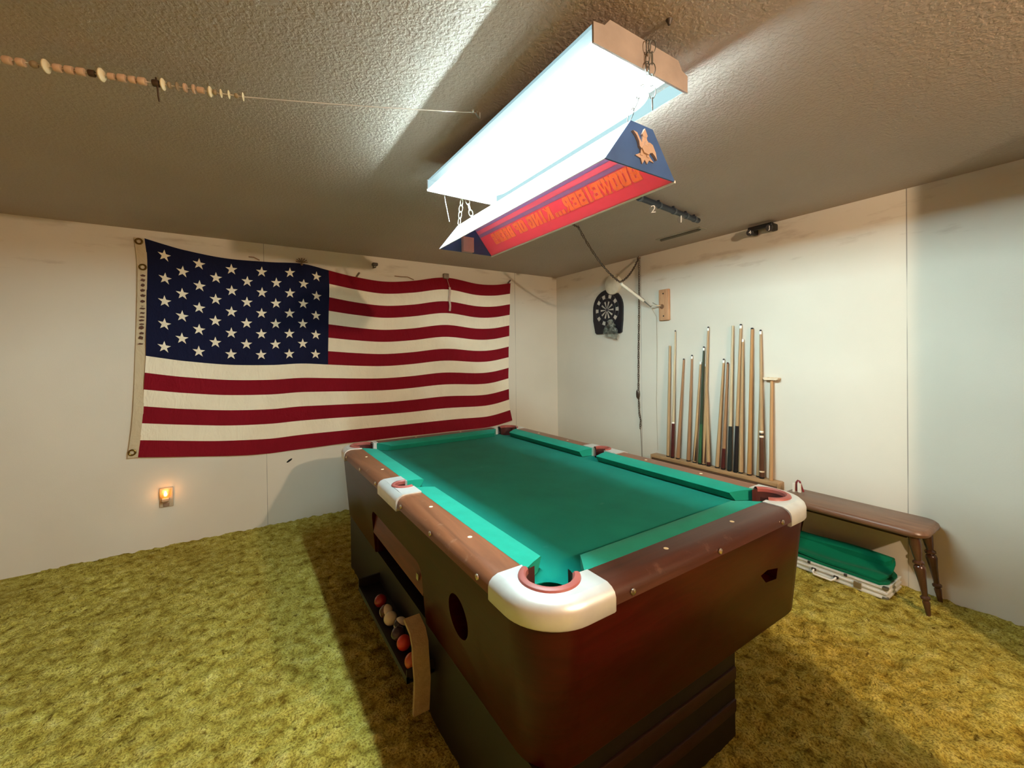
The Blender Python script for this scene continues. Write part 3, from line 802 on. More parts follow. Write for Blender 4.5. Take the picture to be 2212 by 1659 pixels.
li_ = build('lettering', letters(T1 + T2, -.0036, .0006, -.0014), acr('acrylic_amber', (242, 160, 120), .60), lamp)
ct = build('cutter', MB().box((9, 9, 9), (9.1, 9.1, 9.1)), M['black']); boolcut(li_, [ct])
# emblem on both end caps: eagle through a letter A over a pointed star
def emblem(cap, y, sy):
    mb = MB(); cx, cz = LX + .004, 1.964
    def poly(pts, h0, h1): mb.prism([(cx + 1.06 * a, cz + 1.06 * b) for a, b in pts], y + sy * h0, y + sy * h1, lambda a, b, h: (a, h, b))
    poly([(-.036, -.026), (-.012, -.014), (-.014, -.002), (.018, -.002), (.020, -.016), (.040, -.030), (.020, -.028), (.012, -.040), (.002, -.030), (-.008, -.044), (-.014, -.030)], 0, .004)      # star base
    poly([(-.004, .046), (.006, .046), (.020, -.022), (.010, -.022), (.006, -.004), (-.004, -.004), (-.008, -.022), (-.018, -.022)], 0, .006)   # A
    poly([(-.010, .036), (.001, .054), (.012, .036), (.008, .030), (-.006, .030)], 0, .007)   # finial of the A
    poly([(-.048, .036), (-.032, .034), (-.016, .014), (-.004, .004), (-.012, -.006), (-.022, .000), (-.024, .012), (-.034, .026)], 0, .008)   # left wing
    poly([(.006, .002), (.018, .020), (.032, .016), (.044, -.002), (.050, -.022), (.040, -.012), (.030, -.006), (.018, -.010), (.008, -.008)], 0, .008)   # right wing
    poly([(-.014, -.004), (-.004, .010), (.012, .006), (.022, -.004), (.014, -.016), (-.006, -.014)], 0, .010)   # body
    poly([(-.004, .006), (.000, .018), (.007, .020), (.012, .014), (.006, .010), (.008, .004)], 0, .011)   # head
    build('emblem', mb, mat('emblem_bronze_%d' % (sy + 1), (206, 178, 158), .35, .25), cap)
emblem(caps[0], LY0, -1); emblem(caps[1], LY1, 1)
# hanging chains
hk = Vector((-2.254, FY0 - .014, 2.222))
build('hanging_chain', chain(MB(), [hk, (-2.256, -3.174, 2.13), (LX - TW + .002, LY0 + .010, LZ1 + .004)], .036, .018, .0014), M['steel'], lamp)
build('spare_chain', chain(MB(), [hk + Vector((.010, -.004, 0)), (-2.246, -3.182, 2.12), (-2.245, -3.182, 2.036)], .036, .018, .0014, twist=.8), M['steel'], lamp)
build('chain_hook', MB().tube([(-2.250, FY0 + .01, FZ + .080), (-2.250, FY0 - .008, FZ + .080), (-2.250, FY0 - .016, FZ + .072), (-2.250, FY0 - .010, FZ + .066)], .002, 6), M['steel'], lamp)
fk = Vector((-2.252, -2.040, 2.215))
for dx in (-TW, TW):
    build('hanging_chain', chain(MB(), [fk, (LX + dx * .95, LY1 - .012, LZ1 + .004)],   .036, .020, .0018, twist=dx * 9), M['nickel'], lamp)
build('chain_hook', MB().tube([(fk.x, fk.y - .02, FZ + .080), (fk.x, fk.y, FZ + .076), (fk.x, fk.y, FZ + .062)], .003, 6), M['steel'], lamp)

single('hanging_thread', MB().tube([(-2.352, -2.03, 2.165), (-2.345, -2.03, 2.12), (-2.325, -2.028, 2.03)], .0012, 4), M['white_pl'], 'thin pale thread dangling from the far end of the ceiling fixture', 'thread', (-2.352, -2.03, 2.165))
single('screw_eye', MB().lathe([(.0001, 0), (.010, 0), (.006, -.006), (.004, -.014), (.0001, -.015)], 10, Matrix.Translation((-2.193, -3.20, H))), mat('screw_dark', (70, 64, 60), .5), 'dark screw in the ceiling beside the near end of the fixture', 'screw', (-2.193, -3.20, H))
# power chain swagged from the lamp to the wall
h1 = Vector((-1.158, -1.676, 2.278)); h2 = Vector((-.028, -1.262, 2.268)); low = Vector((-.45, -1.415, 1.985))
sw = thing('swag_chain', 'bronze power chain swagged from the ceiling and dropping down the wall', 'chain', tuple(h2))
build('swag', chain(MB(), sag(h1, low, .05, 10) + sag(low, h2, .04, 10)[1:], .030, .017, .0026), M['brown_chain'], sw)
build('lamp_lead', chain(MB(), sag((-1.62, -1.93, 2.262), h1, .012, 8), .028, .014, .002), M['brown_chain'], sw)
wl = [(-.022, -1.262, 2.268), (-.020, -1.258, 1.9), (-.020, -1.244, 1.4), (-.020, -1.238, .99), (-.020, -1.246, .80), (-.020, -1.262, .735), (-.022, -1.258, .655)]
build('wall_drop', chain(MB(), wl, .030, .017, .0026), M['brown_chain'], sw)
build('cord', MB().tube(sag(h1 + Vector((0, 0, -.004)), low, .05, 10) + sag(low, h2, .04, 10)[1:] + [Vector(p) + Vector((.004, 0, 0)) for p in wl[1:]] + [Vector((-.012, -1.262, .50)), Vector((-.010, -1.268, .25))], .0028, 6), mat('cord_grey', (120, 112, 100), .5), sw)
build('inline_switch', MB().loops([[(-.022 + rx * math.cos(2 * PI * k / 12), -1.234 + ry * math.sin(2 * PI * k / 12), z) for k in range(12)] for z, rx, ry in ((1.025, .006, .008), (1.01, .012, .018), (.985, .013, .021), (.955, .012, .018), (.938, .006, .008))]), mat('switch_brown', (60, 48, 38), .4), sw)
for i, p in enumerate((h1, h2)):
    build('ceiling_hook', MB().tube([(p.x, p.y, H), (p.x, p.y, p.z + .002), (p.x + .006, p.y, p.z - .004), (p.x + .002, p.y, p.z - .008)], .0025, 6), M['brown_chain'], sw)
build('cable_tie', MB().rbox((h2.x - .012, h2.y - .012, 2.262), (h2.x + .012, h2.y + .012, 2.279), .003), mat('tie_brown', (110, 94, 78), .6), sw)

# ------------------------------------------------------------------ score wire with beads
sc_ = thing('score_string', 'wire of wooden and pale score beads strung below the ceiling', 'score beads', (-2.44, -2.54, H))
wa = Vector((-2.47, -2.582, 2.252)); wb = Vector((-3.184, -2.309, 2.22)); wc = Vector((-3.5415, -2.212, 2.22)); wd = Vector((-3.95, -2.10, 2.225))
build('wire', MB().tube(sag(wa, wb, .004, 8) + [wc, wd, Vector((-4.98, -1.82, 2.25))], .0016, 5), mat('string_white', (214, 206, 196), .6), sc_)
build('screw_hook', MB().tube([(-2.425, -2.530, H), (-2.432, -2.542, 2.262), (-2.450, -2.562, 2.252), (-2.47, -2.582, 2.252), (-2.462, -2.574, 2.262)], .0032, 6).sphere((-2.486, -2.588, 2.2515), .006, 8, 6), mat('hook_zinc', (206, 208, 206), .35, .6), sc_)
def px2p(px):      # along the beaded stretch
    k = (525 - px) / (525 - 220.0); return wb.lerp(wc, k)
pale = mat('bead_pale', (232, 220, 184), .4); grey = mat('bead_grey', (150, 132, 104), .5); tan = mat('bead_wood', (204, 172, 144), .55); dark = mat('bead_dark', (64, 46, 30), .5)
BE = [(525, 2.2, 17, pale), (509, 9, 11, grey), (492, 3, 17, pale), (474, 3, 17, pale), (460, 9, 12, grey), (449, 9, 21, pale), (428, 15, 13, tan), (413, 5, 18, tan), (394, 6, 17, tan), (377, 7, 17, grey), (360, 8, 14, grey), (346, 9, 23, pale), (331, 14, 14, dark), (302, 15, 15, tan), (282, 13, 14, tan), (261, 15, 15, tan), (240, 13, 13, tan), (220, 12, 25, pale), (201, 12, 13, dark), (180, 15, 15, tan), (158, 15, 15, tan), (136, 14, 15, tan), (114, 10, 25, pale), (92, 14, 14, grey), (68, 14, 15, tan), (44, 14, 15, tan), (20, 12, 25, pale)]
scl = (wc - wb).length / 305.0
for px, hw, hr, m in BE:
    P = px2p(px); d = (wc - wb).normalized(); L = hw * scl; r = hr * scl * .62
    mt = axis_m(P - d * L * .5, P + d * L)
    if m in (tan, dark): pr = [(.004, 0), (r * .9, 0), (r, L * .15), (r, L * .85), (r * .9, L), (.004, L)]
    else: pr = [(.003, 0), (r * .7, L * .06), (r, L * .4), (r, L * .6), (r * .7, L * .94), (.003, L)]
    build('bead', MB().lathe(pr, 14, mt), m, sc_)
P = px2p(331); build('marker_loop', MB().tube([P + Vector((0, 0, .018)), P + Vector((.004, -.004, -.012)), P + Vector((.006, -.004, -.04)), P + Vector((.008, -.002, -.055))], .0026, 5), dark, sc_)

# ------------------------------------------------------------------ numbered racks near the ceiling
rodm = mat('rod_dark_blue', (34, 44, 58), .5); blk = mat('rod_black', (20, 18, 18), .5); clearm = NT('tag_clear'); clearm.b.inputs['Transmission Weight'].default_value = .9; clearm.b.inputs['Roughness'].default_value = .1; clearm.b.inputs['Base Color'].default_value = lin((220, 224, 226)); clearm.b.inputs['IOR'].default_value = 1.1
rk = thing('ceiling_rod', 'dark rod clipped to the ceiling with hanging number tags', 'ceiling rack', (-.94, -2.27, H))
ra, rb = Vector((-1.42, -2.333, 2.262)), Vector((-.59, -2.243, 2.262))
build('rod', MB().tube([ra.lerp(rb, k / 8) for k in range(9)], .017, 12), rodm, rk)
for k in (.18, .42, .62, .80, .93):
    P = ra.lerp(rb, k); d = (rb - ra).normalized()
    build('clip', MB().lathe([(.0172, 0), (.0205, .001), (.0205, .017), (.0172, .018)], 12, axis_m(P, P + d)), mat('clip_%d' % int(k * 100), (70, 80, 90), .4), rk)
    build('clip_stem', MB().box((P.x - .006, P.y - .006, P.z + .014), (P.x + .006, P.y + .006, H)), rodm, rk)
def num_tag(parent, P, s, face, sz, ring):
    vs, fs = text_mesh(s, sz, .002)
    z = Vector(face).normalized(); x = Vector((0, 0, 1)).cross(z).normalized(); y = z.cross(x)
    m = Matrix(((x.x, y.x, z.x, P[0]), (x.y, y.y, z.y, P[1]), (x.z, y.z, z.z, P[2]), (0, 0, 0, 1)))
    if ring:
        o = build('number_disc', MB().lathe([(.0001, -.003), (.024, -.003), (.024, .0), (.0001, .0)], 20, m), ring, parent)
    else: o = parent
    build('number', MB().add([m @ (v + Vector((0, 0, .002))) for v in vs], fs), mat('number_white_' + s, (250, 250, 246), .4), o)
num_tag(rk, (-1.125, -2.30, 2.225), '2', (-.7, -.6, -.25), .062, clearm.m)
num_tag(rk, (-.815, -2.27, 2.225), '1', (-.7, -.6, -.25), .062, clearm.m)
wr = thing('number_bracket', 'short black bar with two numbered discs at the top of the right wall', 'wall rack', (0, -2.39, 2.25))
build('bar', MB().rbox((-.085, -2.475, 2.246), (-.055, -2.305, 2.276), .008), blk, wr)
for y in (-2.325, -2.458):
    build('arm', MB().rbox((-.08, y - .018, 2.225), (0, y + .018, 2.272), .008), blk, wr)
num_tag(wr, (-.086, -2.325, 2.236), '4', (-.85, -.5, 0), .036, blk); num_tag(wr, (-.086, -2.458, 2.236), 'J', (-.85, -.5, 0), .036, blk)
# ceiling vent
vt = thing('ceiling_vent', 'narrow slot air vent in the ceiling by the right wall', 'vent', (-.33, -1.92, H))
build('frame', MB().prism([(-.372, -2.115), (-.285, -2.115), (-.285, -1.725), (-.372, -1.725)], H - .006, H), mat('vent_beige', (150, 142, 126), .5), vt)
build('slot', MB().box((-.350, -2.09, H - .009), (-.318, -1.75, H - .004)), M['black'], vt)
build('louver', MB().prism([(-.350, H - .008), (-.338, H - .02), (-.334, H - .018), (-.346, H - .006)], -2.09, -1.75, lambda a, b, h: (a, h, b)), mat('vent_louver', (96, 92, 78), .5), vt)

# ------------------------------------------------------------------ right wall: disc, dartboard, block, rod
mb = MB().lathe([(.0001, 0), (.098, 0), (.104, .012), (.100, .034), (.080, .046), (.03, .050), (.0001, .050)], 36, axis_m((0, -.93, 2.070), (-1, -.93, 2.070)))
single('wall_disc', mb, mat('disc_cream', (224, 220, 200), .5), 'round cream plastic disc on the wall above the dartboard', 'wall disc', (0, -.93, 2.070))
db = thing('dartboard', 'black arched plastic dartboard on the right wall', 'dartboard', (0, -.845, 1.80))
pl = []
for k in range(17):
    a = PI * k / 16; pl.append((-.845 + .205 * math.cos(a), 1.835 + .195 * math.sin(a)))
pl += [(-1.045, 1.70), (-1.030, 1.585), (-1.015, 1.575), (-.690, 1.578), (-.670, 1.592), (-.640, 1.72)]
build('backboard', MB().prism(pl, 0, -.022, lambda a, b, h: (h, a, b)), mat('dart_black', (22, 22, 30), .5), db)
seg = MB(); cy, cz = -.845, 1.820
def wedge(r0, r1, a0, a1, h=-.025):
    n = 4; p = [(cy + r1 * math.cos(a0 + (a1 - a0) * k / n), cz + r1 * math.sin(a0 + (a1 - a0) * k / n)) for k in range(n + 1)] + [(cy + r0 * math.cos(a1 - (a1 - a0) * k / n), cz + r0 * math.sin(a1 - (a1 - a0) * k / n)) for k in range(n + 1)]
    seg.prism(p, -.020, h, lambda a, b, h: (h, a, b))
for k in range(20):
    if k % 2 == 0:
        a = 2 * PI * k / 20
        wedge(.016, .088, a - .11, a + .11); wedge(.122, .158, a - .13, a + .13, -.026)
build('scoring_segments', seg, mat('dart_pale', (190, 180, 166), .5), db)
ringm = mat('dart_wire', (60, 58, 62), .5)
for r in (.094, .118, .162):
    build('ring', MB().tube([(-.024, cy + r * math.cos(2 * PI * k / 40), cz + r * math.sin(2 * PI * k / 40)) for k in range(40)], .003, 5, closed=True), ringm, db)
build('bullseye', MB().lathe([(.0001, 0), (.014, 0), (.012, .008), (.0001, .009)], 16, axis_m((-.020, cy, cz), (-1, cy, cz))), ringm, db)
# clear bag of darts hung on the board
bag = thing('dart_bag', 'crumpled clear plastic bag hung on the lower edge of the dartboard', 'plastic bag', (-.03, -.90, 1.62))
rng = random.Random(11); P = []
nx, nz = 8, 10
for j in range(nz + 1):
    for i in range(nx + 1):
        u = i / nx - .5; v = j / nz
        w = .05 + .15 * min(1, v * 1.6) * (1 - .35 * max(0, v - .7) / .3)
        P.append(Vector((-.035 - .035 * math.sin(PI * (u + .5)) * math.sin(PI * min(1, v + .1)) - rng.uniform(0, .034), -.925 + u * w * 1.05 + .06 * (v - .3) * 0, 1.715 - .19 * v + .04 * u * v)))
bm_ = MB().add(P, [[j * (nx + 1) + i, j * (nx + 1) + i + 1, (j + 1) * (nx + 1) + i + 1, (j + 1) * (nx + 1) + i] for j in range(nz) for i in range(nx)])
t = NT('bag_film'); t.b.inputs['Base Color'].default_value = lin((200, 200, 190)); t.b.inputs['Roughness'].default_value = .2; t.b.inputs['Transmission Weight'].default_value = .35; t.b.inputs['IOR'].default_value = 1.2
t.b.inputs['Alpha'].default_value = .7; t.base(t.ramp(t.noise(22, 3), [(.35, lin((60, 66, 58))), (.6, lin((176, 178, 164)))]))
build('film', bm_, t.m, bag)
for i, (y, z, a) in enumerate(((-.90, 1.60, .5), (-.935, 1.585, .2), (-.955, 1.61, .9))):
    d = Vector((0, -math.cos(a), -math.sin(a)))
    build('dart', MB().tube([Vector((-.034, y, z)) - d * .05, Vector((-.034, y, z)), Vector((-.034, y, z)) + d * .06], [.010, .005, .003], 8), mat('dart_%d' % i, (60, 64, 58), .4), bag)
wbk = thing('wall_block', 'small pine block screwed to the wall with a hook', 'wooden block', (0, -1.537, 1.80))
build('block', MB().rbox((-.032, -1.588, 1.662), (0, -1.486, 1.938), .006), wood('pine_block', (176, 126, 88), (206, 160, 120), .55, (12, 12, 1.5), 3), wbk)
build('hook', MB().tube([(-.032, -1.515, 1.79), (-.06, -1.50, 1.795), (-.085, -1.465, 1.80), (-.088, -1.450, 1.795), (-.082, -1.440, 1.785)], .004, 7).tube([(-.06, -1.50, 1.795), (-.075, -1.455, 1.825)], .004, 6), mat('hook_steel', (170, 156, 136), .35, .7), wbk)
for z, y in ((1.90, -1.535), (1.70, -1.537)): build('screw', MB().lathe([(.0001, 0), (.007, 0), (.0001, .003)], 10, axis_m((-.032, y, z), (-1, y, z))), M['black'], wbk)
build('stain', MB().lathe([(.0001, 0), (.022, 0), (.0001, .0008)], 14, axis_m((-.0322, -1.522, 1.785), (-1, -1.522, 1.785))), mat('stain_brown', (112, 76, 50), .7), wbk)
A = low + Vector((.01, 0, -.012)); B = Vector((-.086, -1.446, 1.788)); D = (B - A)
rod = thing('tension_rod', 'slim white tube tying the swagged chain to the wooden block', 'tension rod', tuple(A))
build('tube', MB().tube([A, A + D * .74], .0125, 14), mat('tube_white', (226, 220, 204), .3), rod)
build('sleeve', MB().tube([A + D * .40 + Vector((0, 0, .012)), A + D * .76 + Vector((0, 0, .012))], .009, 12), mat('sleeve_grey', (160, 152, 138), .35, .4), rod)
build('wire_end', MB().tube([A + D * .74, A + D * .98], .0035, 6).tube([A + D * .76 + Vector((0, 0, .01)), A + D * .97], .0025, 6), M['steel'], rod)
cord = MB().tube([(-.084, -1.450, 1.778), (-.02, -1.452, 1.70), (-.012, -1.448, 1.45), (-.008, -1.440, 1.10), (-.008, -1.434, .95), (-.008, -1.438, .70), (-.010, -1.446, .48)], .0022, 5)
single('thin_cord', cord, mat('cord_string', (184, 172, 150), .8), 'thin pale string hanging down the wall from the block hook', 'string', (-.084, -1.450, 1.778))

# ------------------------------------------------------------------ cue rack and cues
rkb = thing('cue_rack', 'low wooden cue rack rail along the right wall', 'cue rack', (0, -1.96, .44))
rw = wood('rack_oak', (158, 122, 84), (192, 154, 112), .5, (12, 1.2, 12), 3)
build('rail', MB().rbox((-.078, -2.497, .425), (0, -1.425, .455), .004), rw, rkb)
build('fascia', MB().rbox((-.078, -2.490, .385), (-.066, -1.430, .424), .003), wood('rack_dark', (70, 46, 28), (100, 68, 42), .6, (12, 1.2, 12), 3), rkb)
build('back_strip', MB().rbox((-.030, -2.497, .36), (0, -1.425, .424), .003), rw, rkb)
for y in (-1.425, -2.497):
    build('end_cap', MB().rbox((-.08, y - .006, .38), (0, y + .006, .452), .003), rw, rkb)
TAN, PALE, REDB, GREEN = (188, 154, 112), (208, 188, 152), (166, 124, 88), (44, 62, 44)
WINE, BLACKG, BROWN, GREENB = (74, 26, 24), (34, 42, 40), (86, 52, 34), (50, 92, 60)
G = 'cues standing in the wall rack'
def cue(ty, tz, by_, shaft, butt, split, ferrule, tip, label, splice=False, rings=(), r0=.0070, r1=.0155, btx=-.056):
    t0 = thing('pool_cue', label, 'pool cue', (btx, by_, .456), G)
    B = Vector((btx, by_, .4555)); Tp = Vector((-.020, ty, tz)); ln = (Tp - B).length; m = axis_m(B, Tp)
    rad = lambda s: r1 + (r0 - r1) * (s / ln) ** .85
    i = len([o for o in bpy.data.objects if o.name.startswith('pool_cue')])
    sm = wood('cue_shaft_%d' % i, tuple(int(v * .86) for v in shaft), shaft, .35, (30, 30, 1.5), 2)
    e = ln - .012 - (.022 if ferrule else 0)
    build('shaft', MB().lathe([(rad(s), s) for s in (split, split + .01, (split + e) / 2, e)], 12, m), sm, t0)
    if split > 0:
        bmm = mat('cue_butt_%d' % i, butt, .35, coat=.2)
        bt = build('butt', MB().lathe([(rad(0), .012), (rad(0), .02), (rad(split) + .0003, split)], 12, m), bmm, t0)
    elif splice:
        for q in range(4):
            a = q * PI / 2 + .3; r = rad(0) + .0004
            pts = [(r * math.cos(a - .55), r * math.sin(a - .55), .02), (r * math.cos(a + .55), r * math.sin(a + .55), .02), (rad(.2) * 1.05 * math.cos(a), rad(.2) * 1.05 * math.sin(a), .26), (r * 1.06 * math.cos(a), r * 1.06 * math.sin(a), .02)]
            build('splice', MB().add([m @ Vector(p) for p in pts], [(0, 3, 2), (3, 1, 2), (0, 1, 3)]), mat('splice_%d_%d' % (i, q), butt, .4), t0)
    build('bumper', MB().lathe([(rad(0) * .8, 0), (rad(0), .003), (rad(0), .013)], 12, m), M['black'], t0)
    for rs, rl, rc in rings:
        build('ring', MB().lathe([(rad(rs) + .0002, rs), (rad(rs) + .001, rs + .001), (rad(rs) + .001, rs + rl), (rad(rs) + .0002, rs + rl + .001)], 12, m), mat('ring_%d_%d' % (i, int(rs * 1000)), rc, .35), t0)
    if ferrule: build('ferrule', MB().lathe([(r0 + .0002, e), (r0 + .0002, e + .022)], 12, m), M['white_pl'], t0)
    if tip: build('tip', MB().lathe([(r0, ln - .012), (r0, ln - .004), (r0 * .6, ln)], 12, m), mat('tip_%d' % i, tip, .8), t0)
    return t0
TIPB = (46, 44, 50)
cue(-1.592, 1.446, -1.589, TAN, TAN, 0, False, None, 'plain tan cue without a tip, farthest from the bench', r0=.0095, r1=.0145)
cue(-1.648, 1.567, -1.634, PALE, WINE, .30, False, TIPB, 'pale shafted cue with dark wine butt next to the tipless cue', rings=((.30, .012, (235, 230, 220)),), r0=.0055)
cue(-1.729, 1.321, -1.687, REDB, TAN, 0, False, TIPB, 'short reddish cue with dark tip, third from the corner end')
cue(-1.807, 1.352, -1.787, REDB, TAN, 0, True, TIPB, 'short reddish cue with white ferrule, fourth from the corner end')
cue(-1.886, 1.307, -1.843, TAN, (60, 40, 30), 0, True, None, 'leaning tan cue with dark spliced base left of the green cue', splice=True)
cue(-1.915, 1.420, -1.894, GREEN, GREENB, .33, True, TIPB, 'green cue, the only one stained green in the rack')
cue(-1.955, 1.579, -1.927, TAN, (90, 56, 40), 0, True, TIPB, 'tall tan cue with spliced base right beside the green cue', splice=True)
cue(-1.932, 1.289, -1.970, TAN, WINE, .035, True, None, 'short tan cue with a small wine base crossing behind a tall cue', r0=.008)
cue(-2.082, 1.320, -2.040, TAN, TAN, 0, True, TIPB, 'short slanted tan cue with black tip after the gap in the rack')
cue(-2.114, 1.292, -2.089, REDB, WINE, .165, False, (74, 30, 26), 'short cue with wine red butt and dark red tip')
cue(-2.156, 1.585, -2.140, PALE, BLACKG, .345, False, None, 'tall pale cue with a greenish black butt', r0=.008)
cue(-2.218, 1.582, -2.187, TAN, (28, 26, 28), .355, True, TIPB, 'tall tan cue with a pure black butt', r0=.0085)
cue(-2.232, 1.480, -2.228, TAN, TAN, 0, True, None, 'tan cue standing right behind the black butted cue', splice=True, r0=.0075)
cue(-2.301, 1.549, -2.290, (186, 138, 84), TAN, 0, False, TIPB, 'thick plain golden cue with dark tip', r0=.0095, r1=.0165)
cue(-2.361, 1.531, -2.380, TAN, BROWN, .30, True, TIPB, 'two piece cue with brown butt and white ringed joint', rings=((.295, .010, (240, 236, 226)), (.312, .012, (40, 36, 34)), (.330, .012, (240, 236, 226)), (.045, .010, (228, 206, 170))), r1=.017)
cue(-2.364, 1.226, -2.350, TAN, TAN, 0, False, None, 'short tan cue half hidden behind the brown butted cue', r0=.008, btx=-.045)
br = thing('bridge_stick', 'bridge stick with flat pale head, nearest the bench', 'bridge stick', (-.05, -2.439, .456))
m = axis_m((-.05, -2.439, .4555), (-.024, -2.437, 1.17))
build('shaft', MB().lathe([(.0135, 0), (.0135, .01), (.010, .72)], 12, m), wood('bridge_shaft', (170, 126, 82), (198, 154, 106), .4, (30, 30, 1.5), 2), br)
build('bridge_head', MB().prism([(-.052, 0), (-.040, -.010), (.040, -.010), (.052, 0), (.052, .006), (.026, .010), (.014, .004), (0, .010), (-.014, .004), (-.026, .010), (-.052, .006)], -.048, -.004, lambda a, b, h: (h, -2.437 + a, 1.178 + b)), mat('bridge_head', (222, 200, 170), .5), br)

# ------------------------------------------------------------------ bench, case and cloth under it
bl = wood('bench_leg_walnut', (62, 38, 26), (88, 56, 38), .2, (12, 12, 1.2), 2.5, coat=.4)
bn = thing('bench', 'long dark varnished wooden bench with turned legs against the right wall', 'bench', (-.18, -2.945, 0))
bw = wood('bench_walnut', (104, 76, 58), (134, 102, 80), .34, (12, 1.2, 12), 2.5)
def top_loop(z, ins, r): return [(x, y, z) for x, y, _ in rrect(.150 - ins, .362 - ins, r, 0, -.180, -2.945, 8)]
build('seat', MB().loops([top_loop(z, i, r) for z, i, r in ((.404, .012, .06), (.410, .004, .068), (.424, 0, .07), (.436, .004, .068), (.444, .014, .06))]), bw, bn)
build('apron', MB().box((-.29, -3.22, .385), (-.07, -2.67, .405)), mat('bench_under', (50, 34, 22), .6), bn)
legp = [(.0001, 0), (.010, 0), (.012, .03), (.016, .070), (.012, .078), (.020, .086), (.020, .094), (.012, .102), (.013, .12), (.019, .19), (.025, .238), (.022, .250), (.015, .256), (.024, .264), (.024, .272), (.015, .280), (.020, .31), (.025, .36), (.023, .40), (.0001, .40)]
for sx, sy in ((-1, -1), (1, -1), (-1, 1), (1, 1)):
    a = Vector((-.18 + sx * .100, -2.945 + sy * .300, .402)); b = Vector((-.18 + sx * (.072 if sx < 0 else .14), -2.945 + sy * .350, 0.0))
    d = (a - b); mt = axis_m(b, a); k = d.length / .40
    build('leg', MB().lathe([(r, z * k) for r, z in legp], 18, mt), bl, bn)
cs = thing('aluminium_case', 'flat silver aluminium case lying on the carpet under the bench', 'case', (-.155, -2.84, 0))
al = mat('case_alu', (232, 234, 232), .35, .25, scale=30); ald = mat('case_panel', (216, 220, 216), .45, .15)
c0, c1 = (-.272, -3.135, .010), (-.040, -2.545, .072)
build('shell', MB().rbox((c0[0] + .004, c0[1] + .004, c0[2]), (c1[0], c1[1], c1[2]), .004, 2), ald, cs)
for z in (.012, .038, .066):
    build('edge_rail', MB().rbox((c0[0] - .002, c0[1], z - .004 if z > .02 else z - .004), (c0[0] + .008, c1[1], z + .007), .002, 2), al, cs)
    build('edge_rail', MB().rbox((c0[0], c0[1] - .002, z - .004), (c1[0], c0[1] + .008, z + .007), .002, 2), al, cs)
for z in (.011, .066):
    build('corner_cap', MB().rbox((c0[0] - .004, c0[1] - .004, z - .006), (c0[0] + .022, c0[1] + .022, z + .009), .003, 2), mat('cap_%d' % int(z * 1000), (150, 150, 140), .35, .8), cs)
hd_ = build('handle', MB().tube([(-.274, -2.79, .036), (-.300, -2.792, .030), (-.310, -2.802, .022), (-.310, -2.89, .022), (-.300, -2.902, .030), (-.274, -2.904, .036)], .0055, 8), M['white_pl'], cs)
for y in (-2.79, -2.904): build('handle_mount', MB().rbox((-.282, y - .012, .028), (-.270, y + .012, .044), .003), mat('mount%d' % int(-y * 1000), (70, 62, 52), .4, .6), cs)
for y in (-3.006, -2.66):
    build('latch', MB().rbox((-.283, y - .018, .020), (-.272, y + .018, .056), .003), mat('latch%d' % int(-y * 1000), (176, 164, 140), .3, .8), cs)
for y in (-2.763, -2.949): build('clasp', MB().rbox((-.278, y - .008, .060), (-.268, y + .008, .075), .003), mat('clasp%d' % int(-y * 1000), (84, 84, 84), .35, .7), cs)
# folded green table cloth on the case
gf = felt('table_cover_green', (4, 106, 72))
fc = thing('green_table_cover', 'folded green felt table cover piled on the silver case', 'felt cover', (-.15, -2.84, .073))
def fold(y0, y1, x0, x1, zf, th, r=.045):
    mb = MB(); NX, NY = 14, 22; top = []; 
    for j in range(NY + 1):
        for i in range(NX + 1):
            u, v = i / NX, j / NY; x = x0 + (x1 - x0) * u; y = y0 + (y1 - y0) * v
            # round the plan corners
            e = min(u, 1 - u); k = 1 - max(0, .18 - e) / .18 * .10
            yc = (y0 + y1) / 2; y = yc + (y - yc) * k
            top.append((x, y, zf(u, v)))
    bot = [(x, y, z - th) for x, y, z in top]; o = (NX + 1) * (NY + 1)
    fs = []
    for j in range(NY):
        for i in range(NX):
            a = j * (NX + 1) + i; fs.append([a, a + 1, a + NX + 2, a + NX + 1]); fs.append([o + a, o + a + NX + 1, o + a + NX + 2, o + a + 1])
    rim = [i for i in range(NX + 1)] + [j * (NX + 1) + NX for j in range(1, NY + 1)] + [NY * (NX + 1) + i for i in range(NX - 1, -1, -1)] + [j * (NX + 1) for j in range(NY - 1, 0, -1)]
    for a, b in zip(rim, rim[1:] + rim[:1]): fs.append([a, b, o + b, o + a])
    return mb.add(top + bot, fs, True)
ed = lambda u, v: 1 - max(0, (.10 - min(u, 1 - u)) / .10) ** 2 * .5
build('lower_fold', fold(-3.128, -2.56, -.262, -.03, lambda u, v: .084 + .002 * math.sin(9 * v), .010), gf, fc)
build('upper_fold', fold(-3.120, -2.60, -.250, -.028, lambda u, v: .094 + .060 * u ** 1.3 * (1 - .35 * math.sin(PI * min(1, u * 1.1)) * 0) + .012 * math.sin(3 * PI * u + 1.5 * v) + .004 * math.sin(8 * v + 3 * u), .012), gf, fc)
build('rolled_edge', fold(-3.108, -2.625, -.110, -.022, lambda u, v: .135 + .040 * math.sin(PI * (.15 + .8 * u)) + .006 * math.sin(5 * v), .030), gf, fc)
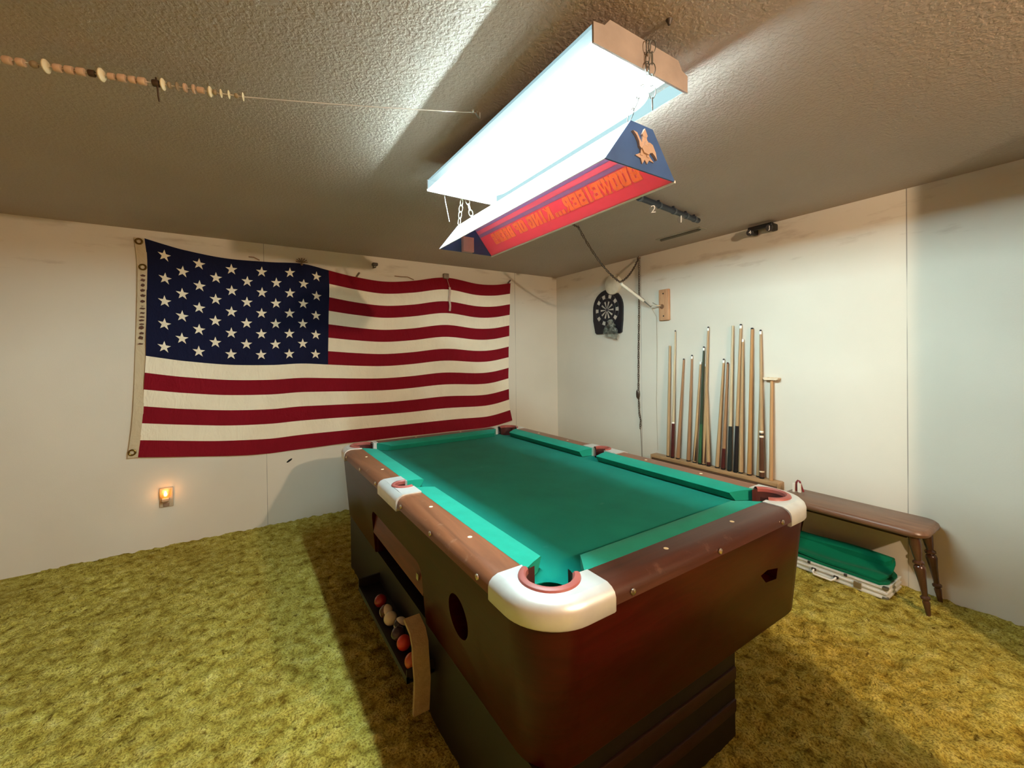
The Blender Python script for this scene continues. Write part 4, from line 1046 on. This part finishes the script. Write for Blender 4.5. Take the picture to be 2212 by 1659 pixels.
# small red and white holder on the bench
rwh = thing('clip_stand', 'small red and white upright clip standing on the bench top', 'clip', (-.13, -2.65, .444))
bx_ = lambda x, y, dx, dy, z0, z1, lean: MB().loops([[(x - dx + lean * k, y - dy, z), (x + dx + lean * k, y - dy, z), (x + dx + lean * k, y + dy, z), (x - dx + lean * k, y + dy, z)] for k, z in ((0, z0), (1, z1))], smooth=False)
w2 = mat('clip_white', (246, 240, 226), .4); r2 = mat('clip_red', (118, 24, 28), .4)
build('white_bar', bx_(-.150, -2.628, .006, .006, .4445, .500, 0), w2, rwh); build('white_bar', bx_(-.135, -2.655, .006, .009, .4445, .503, -.002), w2, rwh)
build('red_loop', MB().tube([(-.118, -2.672, .447), (-.118, -2.660, .48), (-.118, -2.650, .512), (-.120, -2.640, .516), (-.126, -2.634, .505), (-.130, -2.634, .447)], .006, 8), r2, rwh)
# ------------------------------------------------------------------ lights, camera
def light(name, kind, loc, power, col, **kw):
    l = bpy.data.lights.new(name, kind); l.energy = power; l.color = col
    for k, v in kw.items(): setattr(l, k, v)
    o = bpy.data.objects.new(name, l); COL.objects.link(o); o.location = loc; return o
light('back_room_lamp', 'POINT', (-1.885, -5.4, 2.12), 228, (1, .74, .50), shadow_soft_size=.03)
light('night_light_glow', 'POINT', (-3.668, -.055, .41), .30, (1, .5, .2), shadow_soft_size=.012)
w = bpy.data.worlds.new('world'); bpy.context.scene.world = w; w.use_nodes = True
w.node_tree.nodes['Background'].inputs[0].default_value = (.004, .0035, .003, 1)

cam = bpy.data.cameras.new('camera'); co = bpy.data.objects.new('camera', cam); COL.objects.link(co)
yaw, pitch, roll = -.5758, -.0065, -.0116
f = Vector((-math.sin(yaw) * math.cos(pitch), math.cos(yaw) * math.cos(pitch), math.sin(pitch)))
r = Vector((math.cos(yaw), math.sin(yaw), 0)); u = r.cross(f)
r2 = r * math.cos(roll) + u * math.sin(roll); u2 = r2.cross(f)
co.matrix_world = Matrix(((r2.x, u2.x, -f.x, -3.2051), (r2.y, u2.y, -f.y, -3.9380), (r2.z, u2.z, -f.z, 1.3639), (0, 0, 0, 1)))
cam.sensor_fit = 'HORIZONTAL'; cam.sensor_width = 36; cam.lens = 906.245 * 36 / 2212
cam.shift_x = 0; cam.shift_y = -(829.5 - 773.79) / 2212; cam.clip_start = .02
sc = bpy.context.scene; sc.camera = co
sc.view_settings.view_transform = 'Standard'; sc.view_settings.look = 'None'; sc.view_settings.exposure = 0; sc.view_settings.gamma = 1
sc.view_settings.use_curve_mapping = False
